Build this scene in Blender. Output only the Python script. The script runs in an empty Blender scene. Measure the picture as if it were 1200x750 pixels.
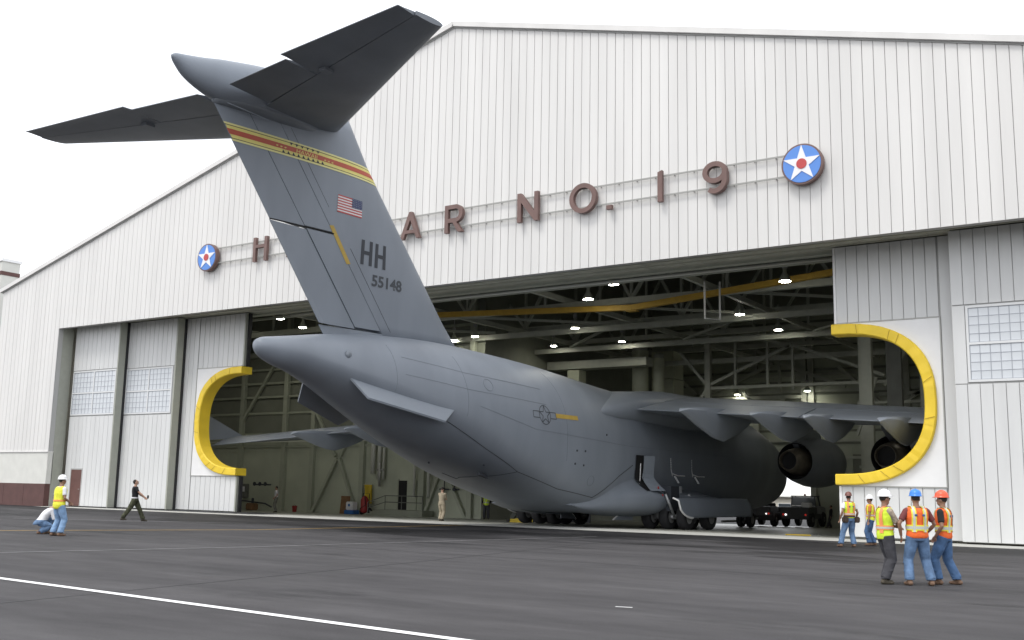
import bpy, bmesh, math, random
from mathutils import Vector, Matrix
random.seed(7)
R = math.radians
S = bpy.context.scene
COL = S.collection

# ------------------------------------------------------------ camera
cd = bpy.data.cameras.new('camera'); cam = bpy.data.objects.new('camera', cd); COL.objects.link(cam)
YAW, PIT, ROL, FPX = 0.5933717, 0.1594490, 0.0194885, 1233.02
cd.sensor_width = 36; cd.lens = FPX/1200*36; cd.clip_start = .1; cd.clip_end = 3000
F = Vector((-math.sin(YAW)*math.cos(PIT), math.cos(YAW)*math.cos(PIT), math.sin(PIT)))
Rt = Vector((math.cos(YAW), math.sin(YAW), 0)); Up = Rt.cross(F)
R2 = Rt*math.cos(ROL)+Up*math.sin(ROL); U2 = Up*math.cos(ROL)-Rt*math.sin(ROL)
M = Matrix((R2, U2, -F)).transposed().to_4x4(); M.translation = (0, -40.9776, 1.6908)
cam.matrix_world = M; S.camera = cam

# ------------------------------------------------------------ sky and sun (bright overcast)
SUN_EL, SUN_AZ = 58, 200          # azimuth clockwise from +Y
w = bpy.data.worlds.new('World'); S.world = w; w.use_nodes = True
nt = w.node_tree; nt.nodes.clear()
out = nt.nodes.new('ShaderNodeOutputWorld'); bg = nt.nodes.new('ShaderNodeBackground')
sky = nt.nodes.new('ShaderNodeTexSky'); sky.sky_type = 'NISHITA'; sky.sun_disc = False
sky.sun_elevation = R(SUN_EL); sky.sun_rotation = R(SUN_AZ); sky.dust_density = 6; sky.air_density = 1
hs = nt.nodes.new('ShaderNodeMixRGB'); hs.inputs[0].default_value = .90
hs.inputs[2].default_value = (11.2, 11.4, 11.9, 1)      # the cloud sheet that covers the sky
bg.inputs[1].default_value = .13
tcw = nt.nodes.new('ShaderNodeTexCoord'); nzw = nt.nodes.new('ShaderNodeTexNoise'); nzw.inputs['Scale'].default_value = 2.2; nzw.inputs['Detail'].default_value = 5
mpw = nt.nodes.new('ShaderNodeMapping'); mpw.inputs['Scale'].default_value = (1, 1, 2.5); nt.links.new(tcw.outputs['Generated'], mpw.inputs[0]); nt.links.new(mpw.outputs[0], nzw.inputs['Vector'])
crw = nt.nodes.new('ShaderNodeValToRGB'); crw.color_ramp.elements[0].position = .30; crw.color_ramp.elements[1].position = .52
crw.color_ramp.elements[0].color = (.66, .675, .70, 1); crw.color_ramp.elements[1].color = (1.0, 1.0, 1.0, 1)
mlw = nt.nodes.new('ShaderNodeMixRGB'); mlw.blend_type = 'MULTIPLY'; mlw.inputs[0].default_value = 1; mlw.inputs[1].default_value = (11.8, 12.0, 12.4, 1)
nt.links.new(nzw.outputs[0], crw.inputs[0]); nt.links.new(crw.outputs[0], mlw.inputs[2]); nt.links.new(mlw.outputs[0], hs.inputs[2])
nt.links.new(sky.outputs[0], hs.inputs[1]); nt.links.new(hs.outputs[0], bg.inputs[0]); nt.links.new(bg.outputs[0], out.inputs[0])
sd = bpy.data.lights.new('sun', 'SUN'); sd.energy = 1.25; sd.angle = R(16); sd.color = (1, .97, .92)
sun = bpy.data.objects.new('sun', sd); COL.objects.link(sun)
d = Vector((math.sin(R(SUN_AZ))*math.cos(R(SUN_EL)), math.cos(R(SUN_AZ))*math.cos(R(SUN_EL)), math.sin(R(SUN_EL))))
sun.rotation_euler = d.to_track_quat('Z', 'Y').to_euler(); sun.location = (0, -60, 60)
S.view_settings.view_transform = 'Standard'; S.view_settings.look = 'None'
S.view_settings.exposure = 0.27; S.view_settings.gamma = 1
S.render.engine = 'CYCLES'

# ------------------------------------------------------------ materials
def mat(name, c, rough=.6, var=.08, scale=3., bump=0., metal=0., stretch=(1,1,1), spec=.5, emit=None, coat=0):
    m = bpy.data.materials.new(name); m.use_nodes = True; n = m.node_tree; b = n.nodes['Principled BSDF']
    b.inputs['Roughness'].default_value = rough; b.inputs['Metallic'].default_value = metal
    b.inputs['Specular IOR Level'].default_value = spec
    b.inputs['Base Color'].default_value = (*c, 1)
    if coat: b.inputs['Coat Weight'].default_value = coat
    if emit: b.inputs['Emission Color'].default_value = (*emit[0], 1); b.inputs['Emission Strength'].default_value = emit[1]
    if var or bump:
        tc = n.nodes.new('ShaderNodeTexCoord'); mp = n.nodes.new('ShaderNodeMapping'); mp.inputs['Scale'].default_value = stretch
        nz = n.nodes.new('ShaderNodeTexNoise'); nz.inputs['Scale'].default_value = scale; nz.inputs['Detail'].default_value = 6
        n.links.new(tc.outputs['Object'], mp.inputs[0]); n.links.new(mp.outputs[0], nz.inputs['Vector'])
        cr = n.nodes.new('ShaderNodeValToRGB'); cr.color_ramp.elements[0].position = .3; cr.color_ramp.elements[1].position = .7
        cr.color_ramp.elements[0].color = (*[x*(1-var) for x in c], 1); cr.color_ramp.elements[1].color = (*[min(1, x*(1+var)) for x in c], 1)
        n.links.new(nz.outputs[0], cr.inputs[0]); n.links.new(cr.outputs[0], b.inputs['Base Color'])
        if bump:
            bp = n.nodes.new('ShaderNodeBump'); bp.inputs['Strength'].default_value = bump; bp.inputs['Distance'].default_value = .02
            n.links.new(nz.outputs[0], bp.inputs['Height']); n.links.new(bp.outputs[0], b.inputs['Normal'])
    return m
MT = {}
def mk(k, *a, **kw): MT[k] = mat(k, *a, **kw); return MT[k]
mk('cladding', (.69, .68, .66), .42, .06, .8, stretch=(1, 1, .10))
mk('door_panel', (.64, .645, .64), .40, .05, 1.4, stretch=(1, 1, .15))
mk('joint', (.44, .44, .43), .8, 0)
mk('soffit', (.50, .50, .42), .6, .1, 1)
mk('plaster', (.66, .66, .62), .8, .05, 1.5, bump=.1)
mk('white_sheet', (.80, .80, .80), .4, .02)
mk('maroon', (.105, .05, .045), .7, .12, 2)
mk('letter_brown', (.165, .098, .085), .5, .12, 2)
mk('rail_white', (.33, .33, .31), .5, 0)
mk('rail_grey', (.36, .36, .34), .4, 0, metal=.3)
mk('yellow_pad', (.80, .57, .035), .5, .07, 1.3, bump=.6, stretch=(1, 1, 1))
mk('crease', (.30, .19, .02), .7, 0)
mk('rubber', (.02, .02, .022), .7, .1)
mk('olive_edge', (.36, .37, .32), .6, .05)
mk('pane', (.62, .65, .68), .32, .12, .5, spec=.6)
mk('glaze', (.36, .38, .42), .5, 0)
mk('frame_white', (.70, .71, .71), .4, 0)
mk('roof_metal', (.50, .50, .49), .5, .05)
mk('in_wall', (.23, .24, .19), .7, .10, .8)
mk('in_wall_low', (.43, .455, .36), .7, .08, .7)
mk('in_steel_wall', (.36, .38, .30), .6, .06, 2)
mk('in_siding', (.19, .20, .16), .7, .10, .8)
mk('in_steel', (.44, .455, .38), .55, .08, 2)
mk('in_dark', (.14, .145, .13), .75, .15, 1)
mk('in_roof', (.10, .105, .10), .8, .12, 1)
mk('crane_yellow', (.50, .31, .04), .6, .1)
mk('green_box', (.55, .57, .43), .6, .05)
mk('pipe', (.55, .56, .50), .5, 0)
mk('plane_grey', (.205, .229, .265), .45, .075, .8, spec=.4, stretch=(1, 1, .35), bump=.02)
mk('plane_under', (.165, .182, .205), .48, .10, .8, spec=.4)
mk('plane_light', (.21, .235, .27), .42, .05, .9)
mk('faint', (.145, .163, .19), .6, 0)
mk('seam', (.035, .04, .045), .8, 0)
mk('mark_dark', (.035, .04, .05), .6, 0)
mk('mark_grey', (.055, .062, .072), .6, 0)
mk('mark_yellow', (.68, .60, .19), .55, .05)
mk('mark_pale', (.70, .66, .30), .55, .0)
mk('mark_gold', (.42, .29, .06), .6, .08)
mk('mark_red', (.42, .085, .05), .55, .06)
mk('flag_red', (.40, .06, .06), .6, 0)
mk('flag_white', (.62, .60, .60), .6, 0)
mk('flag_blue', (.045, .06, .13), .6, 0)
mk('nozzle', (.15, .13, .10), .45, .25, 3, metal=.3)
mk('black', (.008, .008, .009), .7, 0)
mk('tyre', (.018, .018, .02), .8, .2, 4)
mk('hub', (.22, .22, .22), .5, .1)
mk('white', (.80, .80, .80), .4, 0)
mk('strut', (.40, .41, .42), .35, 0, metal=.4)
mk('roundel_blue', (.10, .26, .68), .5, 0)
mk('roundel_red', (.50, .06, .06), .5, 0)
mk('roundel_white', (.82, .82, .84), .5, 0)
mk('concrete', (.46, .46, .43), .75, .10, .9, bump=.05)
mk('in_floor', (.34, .34, .30), .35, .15, .5)
mk('line_white', (.78, .78, .78), .6, .06, 9)
mk('line_faint', (.24, .24, .24), .7, .30, 3)
mk('line_yellow', (.52, .34, .10), .7, .2, 3)
mk('tug', (.045, .047, .05), .5, .1)
mk('tug_light', (.30, .31, .32), .5, .05)
mk('glass', (.10, .12, .12), .05, 0, spec=.9)
mk('brown_door', (.13, .062, .052), .6, .1)
mk('wood', (.20, .11, .05), .7, .2, 3)
mk('red', (.28, .02, .02), .5, .05)
mk('yellow', (.55, .40, .03), .6, .1)
mk('blue', (.03, .12, .35), .5, .05)
mk('skin', (.42, .25, .175), .55, .04); mk('skin_dark', (.27, .15, .10), .55, .04)
mk('hair', (.02, .015, .012), .8, .1)
mk('jeans', (.10, .17, .29), .85, .30, 9, bump=1.0); mk('jeans_light', (.20, .32, .50), .85, .22, 9, bump=1.0)
mk('jeans_deep', (.055, .115, .23), .85, .28, 9, bump=1.0)
mk('charcoal', (.045, .045, .052), .85, .2, 9, bump=1.0)
mk('boot', (.16, .095, .06), .8, .15, 8); mk('boot_dark', (.06, .05, .035), .8, .15, 8)
mk('orange', (.80, .135, .02), .7, .10, 9, bump=.9); mk('lime', (.62, .80, .04), .7, .10, 9, bump=.9); mk('lime_yellow', (.80, .80, .06), .7, .10, 9, bump=.9)
mk('silver', (.52, .54, .50), .4, .05); mk('stripe_yellow', (.80, .72, .06), .6, 0); mk('stripe_orange', (.85, .30, .10), .6, 0)
mk('black_cloth', (.014, .014, .016), .9, .1); mk('white_cloth', (.68, .68, .70), .85, .05); mk('maroon_cloth', (.16, .04, .04), .85, .08)
mk('orange_cloth', (.60, .20, .05), .85, .08); mk('tan_cloth', (.34, .29, .21), .9, .15, 8); mk('print_cloth', (.33, .27, .21), .9, .40, 16)
mk('camo', (.055, .058, .032), .9, .6, 11); mk('camo_grey', (.20, .20, .17), .9, .35, 11)
mk('helmet_white', (.82, .82, .82), .3, 0); mk('helmet_blue', (.04, .22, .68), .3, 0); mk('helmet_orange', (.74, .10, .04), .3, 0)
mk('helmet_brown', (.16, .06, .045), .35, .2, 9); mk('leather', (.05, .032, .022), .8, .15)
mk('lamp_metal', (.35, .35, .34), .4, 0)
mk('lamp_glow', (1, 1, 1), .5, 0, emit=((1, .97, .84), 60))
mk('light_red', (.5, .02, .02), .5, 0, emit=((1, .05, .03), .25)); mk('light_white', (.9, .9, .9), .5, 0, emit=((1, 1, 1), 1.2))
mk('pale_wall', (.62, .58, .50), .8, .06, .5); mk('dark_window', (.05, .06, .07), .2, 0)
mk('tower_wall', (.62, .62, .58), .8, .04, .6)

def asphalt():
    m = bpy.data.materials.new('asphalt'); m.use_nodes = True; n = m.node_tree; b = n.nodes['Principled BSDF']; L = n.links
    tc = n.nodes.new('ShaderNodeTexCoord')
    def noise(sc, st, det=6, rough=.55):
        mp = n.nodes.new('ShaderNodeMapping'); mp.inputs['Scale'].default_value = st
        z = n.nodes.new('ShaderNodeTexNoise'); z.inputs['Scale'].default_value = sc; z.inputs['Detail'].default_value = det; z.inputs['Roughness'].default_value = rough
        L.new(tc.outputs['Object'], mp.inputs[0]); L.new(mp.outputs[0], z.inputs['Vector']); return z
    def ramp(src, a, b_, ca, cb):
        r = n.nodes.new('ShaderNodeValToRGB'); r.color_ramp.elements[0].position = a; r.color_ramp.elements[1].position = b_
        r.color_ramp.elements[0].color = (*ca, 1); r.color_ramp.elements[1].color = (*cb, 1); L.new(src, r.inputs[0]); return r
    def mul(a, b_, f=1):
        x = n.nodes.new('ShaderNodeMixRGB'); x.blend_type = 'MULTIPLY'; x.inputs[0].default_value = f; L.new(a, x.inputs[1]); L.new(b_, x.inputs[2]); return x
    base = ramp(noise(.30, (.25, 1.6, 1), 8, .6).outputs[0], .3, .72, (.050, .0485, .051), (.086, .083, .086))
    fine = ramp(noise(60, (1, 1, 1), 3, .7).outputs[0], .3, .7, (.72, .72, .72), (1.25, 1.25, 1.25))
    mid = ramp(noise(1.3, (.5, 1.6, 1), 8, .65).outputs[0], .3, .7, (.80, .80, .80), (1.13, 1.13, 1.13))
    # damp stains in front of the opening: noise patches inside a band Y -9 .. -0.5
    sep = n.nodes.new('ShaderNodeSeparateXYZ'); L.new(tc.outputs['Object'], sep.inputs[0])
    mr = n.nodes.new('ShaderNodeMapRange'); mr.inputs[1].default_value = -20; mr.inputs[2].default_value = -1.5; mr.inputs[3].default_value = 0; mr.inputs[4].default_value = 1
    L.new(sep.outputs[1], mr.inputs[0])
    wn = noise(.30, (.35, 1.0, 1), 5, .6)
    ad = n.nodes.new('ShaderNodeMath'); ad.operation = 'MULTIPLY_ADD'; ad.inputs[1].default_value = .27; L.new(mr.outputs[0], ad.inputs[0]); L.new(wn.outputs[0], ad.inputs[2])
    wet = ramp(ad.outputs[0], .62, .72, (1, 1, 1), (.36, .36, .37))
    pn = noise(.55, (.6, 1.4, 1), 7, .65); last = wet.outputs[0]
    for (cx_, cy_, rx_, ry_) in ((-21.5, -5.2, 7.5, 3.0), (-13.6, -2.6, 3.6, 1.7), (-38.5, -2.8, 9, 1.7), (-9.0, -12.5, 3.2, .9), (-28, -9.5, 5, 1.6)):
        mp = n.nodes.new('ShaderNodeMapping'); mp.inputs['Location'].default_value = (-cx_/rx_, -cy_/ry_, 0); mp.inputs['Scale'].default_value = (1/rx_, 1/ry_, 0)
        L.new(tc.outputs['Object'], mp.inputs[0]); ln = n.nodes.new('ShaderNodeVectorMath'); ln.operation = 'LENGTH'; L.new(mp.outputs[0], ln.inputs[0])
        ma = n.nodes.new('ShaderNodeMath'); ma.operation = 'MULTIPLY_ADD'; ma.inputs[1].default_value = 2.6; L.new(pn.outputs[0], ma.inputs[0]); L.new(ln.outputs['Value'], ma.inputs[2])
        sb = n.nodes.new('ShaderNodeMath'); sb.operation = 'SUBTRACT'; sb.inputs[1].default_value = 1.45; L.new(ma.outputs[0], sb.inputs[0])
        rp = ramp(sb.outputs[0], .30, .62, (.50, .50, .51), (1, 1, 1)); last = mul(last, rp.outputs[0]).outputs[0]
    class _W: outputs = [last]
    wet = _W
    c = mul(mul(mul(base.outputs[0], fine.outputs[0]).outputs[0], mid.outputs[0]).outputs[0], wet.outputs[0])
    L.new(c.outputs[0], b.inputs['Base Color'])
    rr = ramp(ad.outputs[0], .60, .69, (.85, .85, .85), (.65, .65, .65)); L.new(rr.outputs[0], b.inputs['Roughness'])
    b.inputs['Specular IOR Level'].default_value = .16
    bp = n.nodes.new('ShaderNodeBump'); bp.inputs['Strength'].default_value = .4; bp.inputs['Distance'].default_value = .01
    L.new(fine.outputs[0], bp.inputs['Height']); L.new(bp.outputs[0], b.inputs['Normal'])
    return m
MT['asphalt'] = asphalt()

# ------------------------------------------------------------ helpers
def link(name, me, m=None, parent=None, smooth=False):
    o = bpy.data.objects.new(name, me); COL.objects.link(o)
    if m is not None:
        for x in (m if isinstance(m, (list, tuple)) else [m]): me.materials.append(MT[x] if isinstance(x, str) else x)
    if smooth: me.shade_smooth()
    if parent is not None: o.parent = parent
    return o
def obj(name, bm, m, parent=None, smooth=False):
    me = bpy.data.meshes.new(name); bm.to_mesh(me); bm.free(); return link(name, me, m, parent, smooth)
def pobj(name, vs, fs, m, parent=None, smooth=False):
    me = bpy.data.meshes.new(name); me.from_pydata([tuple(v) for v in vs], [], fs); me.validate(); me.update()
    b = bmesh.new(); b.from_mesh(me); bmesh.ops.recalc_face_normals(b, faces=b.faces); b.to_mesh(me); b.free()
    return link(name, me, m, parent, smooth)
def sheet(name, vs, fs, m, parent=None):
    me = bpy.data.meshes.new(name); me.from_pydata([tuple(v) for v in vs], [], fs); me.update(); return link(name, me, m, parent)
def tag(o, label, cat, group=None):
    o['label'] = label; o['category'] = cat
    if group: o['group'] = group
    return o
def thing(name, label, cat, loc=(0, 0, 0), rz=0, group=None):
    o = bpy.data.objects.new(name, None); COL.objects.link(o); o.location = loc; o.rotation_euler = (0, 0, rz); o.empty_display_size = .3
    return tag(o, label, cat, group)
def struct(o): o['kind'] = 'structure'; return o
def box(bm, x0, x1, y0, y1, z0, z1):
    v = [bm.verts.new(p) for p in ((x0,y0,z0),(x1,y0,z0),(x1,y1,z0),(x0,y1,z0),(x0,y0,z1),(x1,y0,z1),(x1,y1,z1),(x0,y1,z1))]
    for f in ((0,3,2,1),(4,5,6,7),(0,1,5,4),(1,2,6,5),(2,3,7,6),(3,0,4,7)): bm.faces.new([v[i] for i in f])
def nbox(name, m, parent, *a):
    bm = bmesh.new(); box(bm, *a); return obj(name, bm, m, parent)
def beam(bm, a, b, wd, ht, up=(0, 0, 1)):
    a, b = Vector(a), Vector(b); t = (b-a).normalized(); u = Vector(up)
    if abs(t.dot(u)) > .98: u = Vector((0, 1, 0))
    s = t.cross(u).normalized()*wd/2; u = s.cross(t).normalized()*ht/2
    v = [bm.verts.new(p+sx*s+sy*u) for p in (a, b) for sx, sy in ((-1,-1),(1,-1),(1,1),(-1,1))]
    for f in ((0,1,2,3),(7,6,5,4),(0,4,5,1),(1,5,6,2),(2,6,7,3),(3,7,4,0)): bm.faces.new([v[i] for i in f])
def frames(pts, closed=False):
    n = len(pts); T = []
    for i in range(n):
        a = pts[(i-1) % n] if (closed or i) else pts[0]; b = pts[(i+1) % n] if (closed or i < n-1) else pts[-1]
        T.append((b-a).normalized())
    u = Vector((0, 0, 1)) if abs(T[0].z) < .9 else Vector((0, 1, 0)); Fm = []
    for t in T:
        u = (u-t*u.dot(t)).normalized(); Fm.append((u, t.cross(u)))
    return Fm
def tube(bm, pts, rad, k=8, cap=True, sq=(1, 1)):
    pts = [Vector(p) for p in pts]; rs = rad if isinstance(rad, (list, tuple)) else [rad]*len(pts)
    Fm = frames(pts); rings = []
    for p, r, (u, s) in zip(pts, rs, Fm):
        rings.append([bm.verts.new(p+(u*math.cos(2*math.pi*i/k)*sq[0]+s*math.sin(2*math.pi*i/k)*sq[1])*r) for i in range(k)])
    for a, b in zip(rings, rings[1:]):
        for i in range(k): bm.faces.new((a[i], a[(i+1) % k], b[(i+1) % k], b[i]))
    if cap: bm.faces.new(rings[0][::-1]); bm.faces.new(rings[-1])
    return rings
def loft(bm, rings, cap=True, closed=True):
    rv = [[bm.verts.new(p) for p in r] for r in rings]; k = len(rv[0])
    for a, b in zip(rv, rv[1:]):
        for i in range(k if closed else k-1): bm.faces.new((a[i], a[(i+1) % k], b[(i+1) % k], b[i]))
    if cap: bm.faces.new(rv[0][::-1]); bm.faces.new(rv[-1])
    return rv
def lathe(bm, prof, c, axis='z', k=24, cap=True):
    c = Vector(c); rings = []
    for r, h in prof:
        ring = []
        for i in range(k):
            a = 2*math.pi*i/k; x, y = r*math.cos(a), r*math.sin(a)
            ring.append(c+Vector({'z': (x, y, h), 'y': (x, h, y), 'x': (h, x, y)}[axis]))
        rings.append(ring)
    return loft(bm, rings, cap)
def recalc(bm): bmesh.ops.recalc_face_normals(bm, faces=bm.faces)
def lerp(a, b, t): return a+(b-a)*t
def interp(tab, x):
    if x <= tab[0][0]: return tab[0][1:]
    for a, b in zip(tab, tab[1:]):
        if x <= b[0]:
            k = (x-a[0])/(b[0]-a[0]); return [lerp(p, q, k) for p, q in zip(a[1:], b[1:])]
    return tab[-1][1:]
def sinterp(tab, x):        # smooth (Catmull-Rom) interpolation
    n = len(tab)
    if x <= tab[0][0]: return list(tab[0][1:])
    if x >= tab[-1][0]: return list(tab[-1][1:])
    for i in range(n-1):
        if x <= tab[i+1][0]:
            x0, x1 = tab[i][0], tab[i+1][0]; h = x1-x0; t = (x-x0)/h; o = []
            for j in range(1, len(tab[0])):
                p0, p1 = tab[i][j], tab[i+1][j]
                m0 = (p1-tab[i-1][j])/(x1-tab[i-1][0]) if i > 0 else (p1-p0)/h
                m1 = (tab[i+2][j]-p0)/(tab[i+2][0]-x0) if i < n-2 else (p1-p0)/h
                o.append((2*t**3-3*t*t+1)*p0+(t**3-2*t*t+t)*h*m0+(-2*t**3+3*t*t)*p1+(t**3-t*t)*h*m1)
            return o
def fz(y): return -.02*max(0, y-1)       # the hangar floor falls gently towards the back

# ------------------------------------------------------------ ground
def grid_sheet(name, xs, ys, zf, m):
    vs = [(x, y, zf(x, y)) for y in ys for x in xs]; nx = len(xs)
    fs = [(j*nx+i, j*nx+i+1, (j+1)*nx+i+1, (j+1)*nx+i) for j in range(len(ys)-1) for i in range(nx-1)]
    return struct(sheet(name, vs, fs, m))
grid_sheet('ground', [-900, -100, 20, 900], [-600, -60, 0.9, 46, 120, 1500], lambda x, y: fz(min(y, 60))-.012 if y > 1 else -.0, 'asphalt')
grid_sheet('hangar_floor', [-71, -45, -20, 8], [3.6, 20, 45.5], lambda x, y: fz(y)-.002, 'in_floor')
grid_sheet('door_sill_slab', [-64.2, -45, -20, 1.2], [-.75, 1, 3.6], lambda x, y: fz(y)+.006, 'concrete')
def stripe(name, pts, wd, m, z=.009):
    pts = [Vector((x, y, 0)) for x, y in pts]; vs = []
    for i, p in enumerate(pts):
        t = (pts[min(i+1, len(pts)-1)]-pts[max(i-1, 0)]).normalized(); s = Vector((-t.y, t.x, 0))*wd/2
        for q in (p-s, p+s): vs.append((q.x, q.y, fz(q.y)+z))
    return struct(sheet(name, vs, [(2*i, 2*i+1, 2*i+3, 2*i+2) for i in range(len(pts)-1)], m))
stripe('painted_line', [(-46, -28.25), (-17.7, -30.40), (-7.2, -31.10), (12, -32.4)], .17, 'line_white')
stripe('painted_line', [(-24.6, -29.7), (-22.1, -20.5), (-20.4, -10.45), (-19.6, -6.0)], .09, 'line_faint')
stripe('painted_line', [(-36.6, -26.6), (-34, -20.8), (-30.3, -12.9), (-29.6, -3.1), (-29.5, -.9)], .16, 'line_yellow')
stripe('painted_line', [(-44.5, -14.0), (-40, -11.4), (-35.6, -8.6)], .12, 'line_faint', .007)
mk('tar', (.035, .035, .037), .6, .2, 4)
for pp in ([(-70, -9.5), (-40, -9.0), (-20, -9.2), (8, -8.9)], [(-60, -19), (-30, -18.6), (12, -18.8)], [(-14, -34), (-15.5, -22), (-17.5, -9), (-18, -.8)], [(-34, -34), (-36.5, -20), (-38, -.8)]): stripe('pavement_joint', pp, .035, 'tar', .004)
stripe('tape_mark', [(-7.62, -26.8), (-7.38, -26.72)], .06, 'line_white')

# ------------------------------------------------------------ hangar
PK, PZ, XL, XR, HZ = -31.6, 25.6, -71.4, 8.3, 11.76
SZ = 12.08          # soffit level, a little above the lip of the facade
DL, DR = -64.3, .75                       # jambs of the great opening
def roofz(x): return PZ-.264*abs(x-PK)
H = thing('hangar', 'huge pale grey metal clad aircraft hangar with a gabled front and wide open doorway', 'hangar', (0, 0, 0))
PW = .45
def cladding(name, x0, x1, zlo, ztop, y, m, parent, jy=.028, gap=.018, pw=PW):
    n = max(1, round((x1-x0)/pw)); wd = (x1-x0)/n
    for i in range(n):
        a, b = x0+i*wd+gap/2, x0+(i+1)*wd-gap/2
        zl = zlo(.5*(a+b)) if callable(zlo) else zlo
        za, zb = (ztop(a), ztop(b)) if callable(ztop) else (ztop, ztop)
        dy = random.uniform(-.004, .004); c = .012
        pr = [(a, y+jy), (a, y+dy+c), (a+c, y+dy), (b-c, y+dy), (b, y+dy+c), (b, y+jy)]
        vs = [(px, py, zl) for px, py in pr]+[(px, py, lerp(za, zb, (px-a)/(b-a))) for px, py in pr]
        fs = [(k, k+1, k+7, k+6) for k in range(5)]+[(5, 4, 3, 2, 1, 0), (6, 7, 8, 9, 10, 11)]
        sheet(name, vs, fs, m, parent)
# backing wall behind the panels (joint colour) and facade panels
bm = bmesh.new()
for x0, x1, zl in ((XL, DL, 3.55), (DL, PK, HZ), (PK, DR, HZ), (DR, XR, 3.55)):
    y0, y1 = .045, .35
    v = [bm.verts.new(p) for y in (y0, y1) for p in ((x0, y, zl), (x1, y, zl), (x1, y, roofz(x1)-.02), (x0, y, roofz(x0)-.02))]
    for f in ((0,1,2,3),(7,6,5,4),(0,4,5,1),(3,2,6,7),(0,3,7,4),(1,5,6,2)): bm.faces.new([v[i] for i in f])
recalc(bm); obj('front_wall', bm, 'joint', H)
cladding('cladding_panel', XL, DL, 3.58, lambda x: roofz(x)-.25, 0, 'cladding', H)
cladding('cladding_panel', DL, DR, HZ, lambda x: roofz(x)-.25, 0, 'cladding', H)
cladding('cladding_panel', DR, XR, 3.58, lambda x: roofz(x)-.25, 0, 'cladding', H)
# verge trim: darker grey strip coloured in for a shadow groove, then pale fascia
for s, xe in ((-1, XL), (1, XR)):
    bm = bmesh.new(); beam(bm, (PK, -.03, PZ-.10), (xe+s*.25, -.03, roofz(xe)-.10-.066), .30, .26); obj('verge_trim', bm, 'cladding', H)
    bm = bmesh.new(); beam(bm, (PK, .0, PZ-.27), (xe, .0, roofz(xe)-.27), .10, .07); obj('verge_shadow_strip', bm, 'joint', H)
# plinth: plaster band, ledge, maroon wainscot in slabs, each side
for x0, x1 in ((XL, DL), (DR, XR)):
    nbox('plaster_band', 'plaster', H, x0, x1, .0, .4, 1.46, 3.52)
    nbox('ledge', 'cladding', H, x0-.02, x1+.01, -.06, .4, 3.52, 3.58)
    n = 3; wd = (x1-x0)/n
    for i in range(n): nbox('wainscot_slab', 'maroon', H, x0+i*wd+.012, x0+(i+1)*wd-.012, -.03, .4, -.05, 1.46)
# jamb returns and soffit
nbox('jamb', 'olive_edge', H, DL-.3, DL, .36, 1.15, 0, SZ); nbox('jamb', 'olive_edge', H, DR, DR+.3, .36, 1.15, 0, SZ)
bm = bmesh.new(); n = 72; wd = (DR-DL)/n
for i in range(n): box(bm, DL+i*wd+.03, DL+(i+1)*wd-.0, .352, 3.3, SZ, SZ+.3)
o = obj('soffit', bm, 'soffit', H)
for y in (1.0, 1.7, 2.4, 3.1): nbox('door_track', 'soffit', H, DL, DR, y-.025, y+.025, SZ-.05, SZ-.003)
nbox('header_beam', 'in_steel', H, DL, DR, 3.32, 3.7, SZ-.12, SZ+.6)
nbox('header_beam', 'in_steel', H, DL, DR, 4.6, 4.75, SZ-.16, SZ-.02)
nbox('ground_track', 'rubber', H, DL, -46, 1.0, 3.15, .008, .03)
# side walls, roof (with depth), ceiling deck inside
nbox('side_wall', 'cladding', H, XL, XL+.3, .4, 46, -.2, roofz(XL)-.1)
nbox('side_wall', 'cladding', H, XR-.3, XR, .4, 46, -.2, roofz(XR)-.1)
for s, xe in ((-1, XL), (1, XR)):
    vs = [(PK, -.12, PZ+.04), (xe+s*.3, -.12, roofz(xe)-.04), (xe+s*.3, 46.5, roofz(xe)-.04), (PK, 46.5, PZ+.04)]
    vs += [(x, y, z-.25) for x, y, z in vs]
    # start behind the trim
    vs = [(x, (y if y > 1 else .13), z) for x, y, z in vs]
    pobj('roof', vs, [(0,1,2,3),(7,6,5,4),(0,4,5,1),(1,5,6,2),(2,6,7,3),(3,7,4,0)], 'roof_metal', H)
    vs = [(PK, .36, PZ-.3), (xe, .36, roofz(xe)-.4), (xe, 45.9, roofz(xe)-.4), (PK, 45.9, PZ-.3)]
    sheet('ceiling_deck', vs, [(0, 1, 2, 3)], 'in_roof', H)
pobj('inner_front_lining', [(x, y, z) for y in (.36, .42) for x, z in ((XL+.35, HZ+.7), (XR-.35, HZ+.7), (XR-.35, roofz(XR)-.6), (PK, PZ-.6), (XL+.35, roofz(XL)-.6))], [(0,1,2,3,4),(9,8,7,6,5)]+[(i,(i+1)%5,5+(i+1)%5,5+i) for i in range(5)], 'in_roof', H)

# interior walls -------------------------------------------------------------
W1, WX, BY = 18.0, -42.0, 44.0           # annex front, annex corner, back wall
AL = thing('annex_wall', 'olive green inner wall with columns and inverted V braces behind the left wing', 'wall')
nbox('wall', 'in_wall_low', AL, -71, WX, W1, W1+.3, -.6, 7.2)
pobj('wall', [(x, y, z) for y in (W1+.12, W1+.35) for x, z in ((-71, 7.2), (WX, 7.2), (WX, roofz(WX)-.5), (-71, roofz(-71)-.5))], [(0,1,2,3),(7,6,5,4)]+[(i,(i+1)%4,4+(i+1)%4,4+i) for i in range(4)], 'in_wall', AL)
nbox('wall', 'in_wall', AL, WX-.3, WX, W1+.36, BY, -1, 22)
for z in (4.6, 7.2, 8.5, 9.6, 10.7, 11.8, 13): nbox('girt', 'in_steel_wall', AL, -71, WX, W1-.16, W1+.1, z, z+.16)
for i in range(8): nbox('girt_panel', 'in_siding', AL, -71, WX, W1+.03, W1+.12, 7.36+i*1.1, 7.36+i*1.1+.98)
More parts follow.
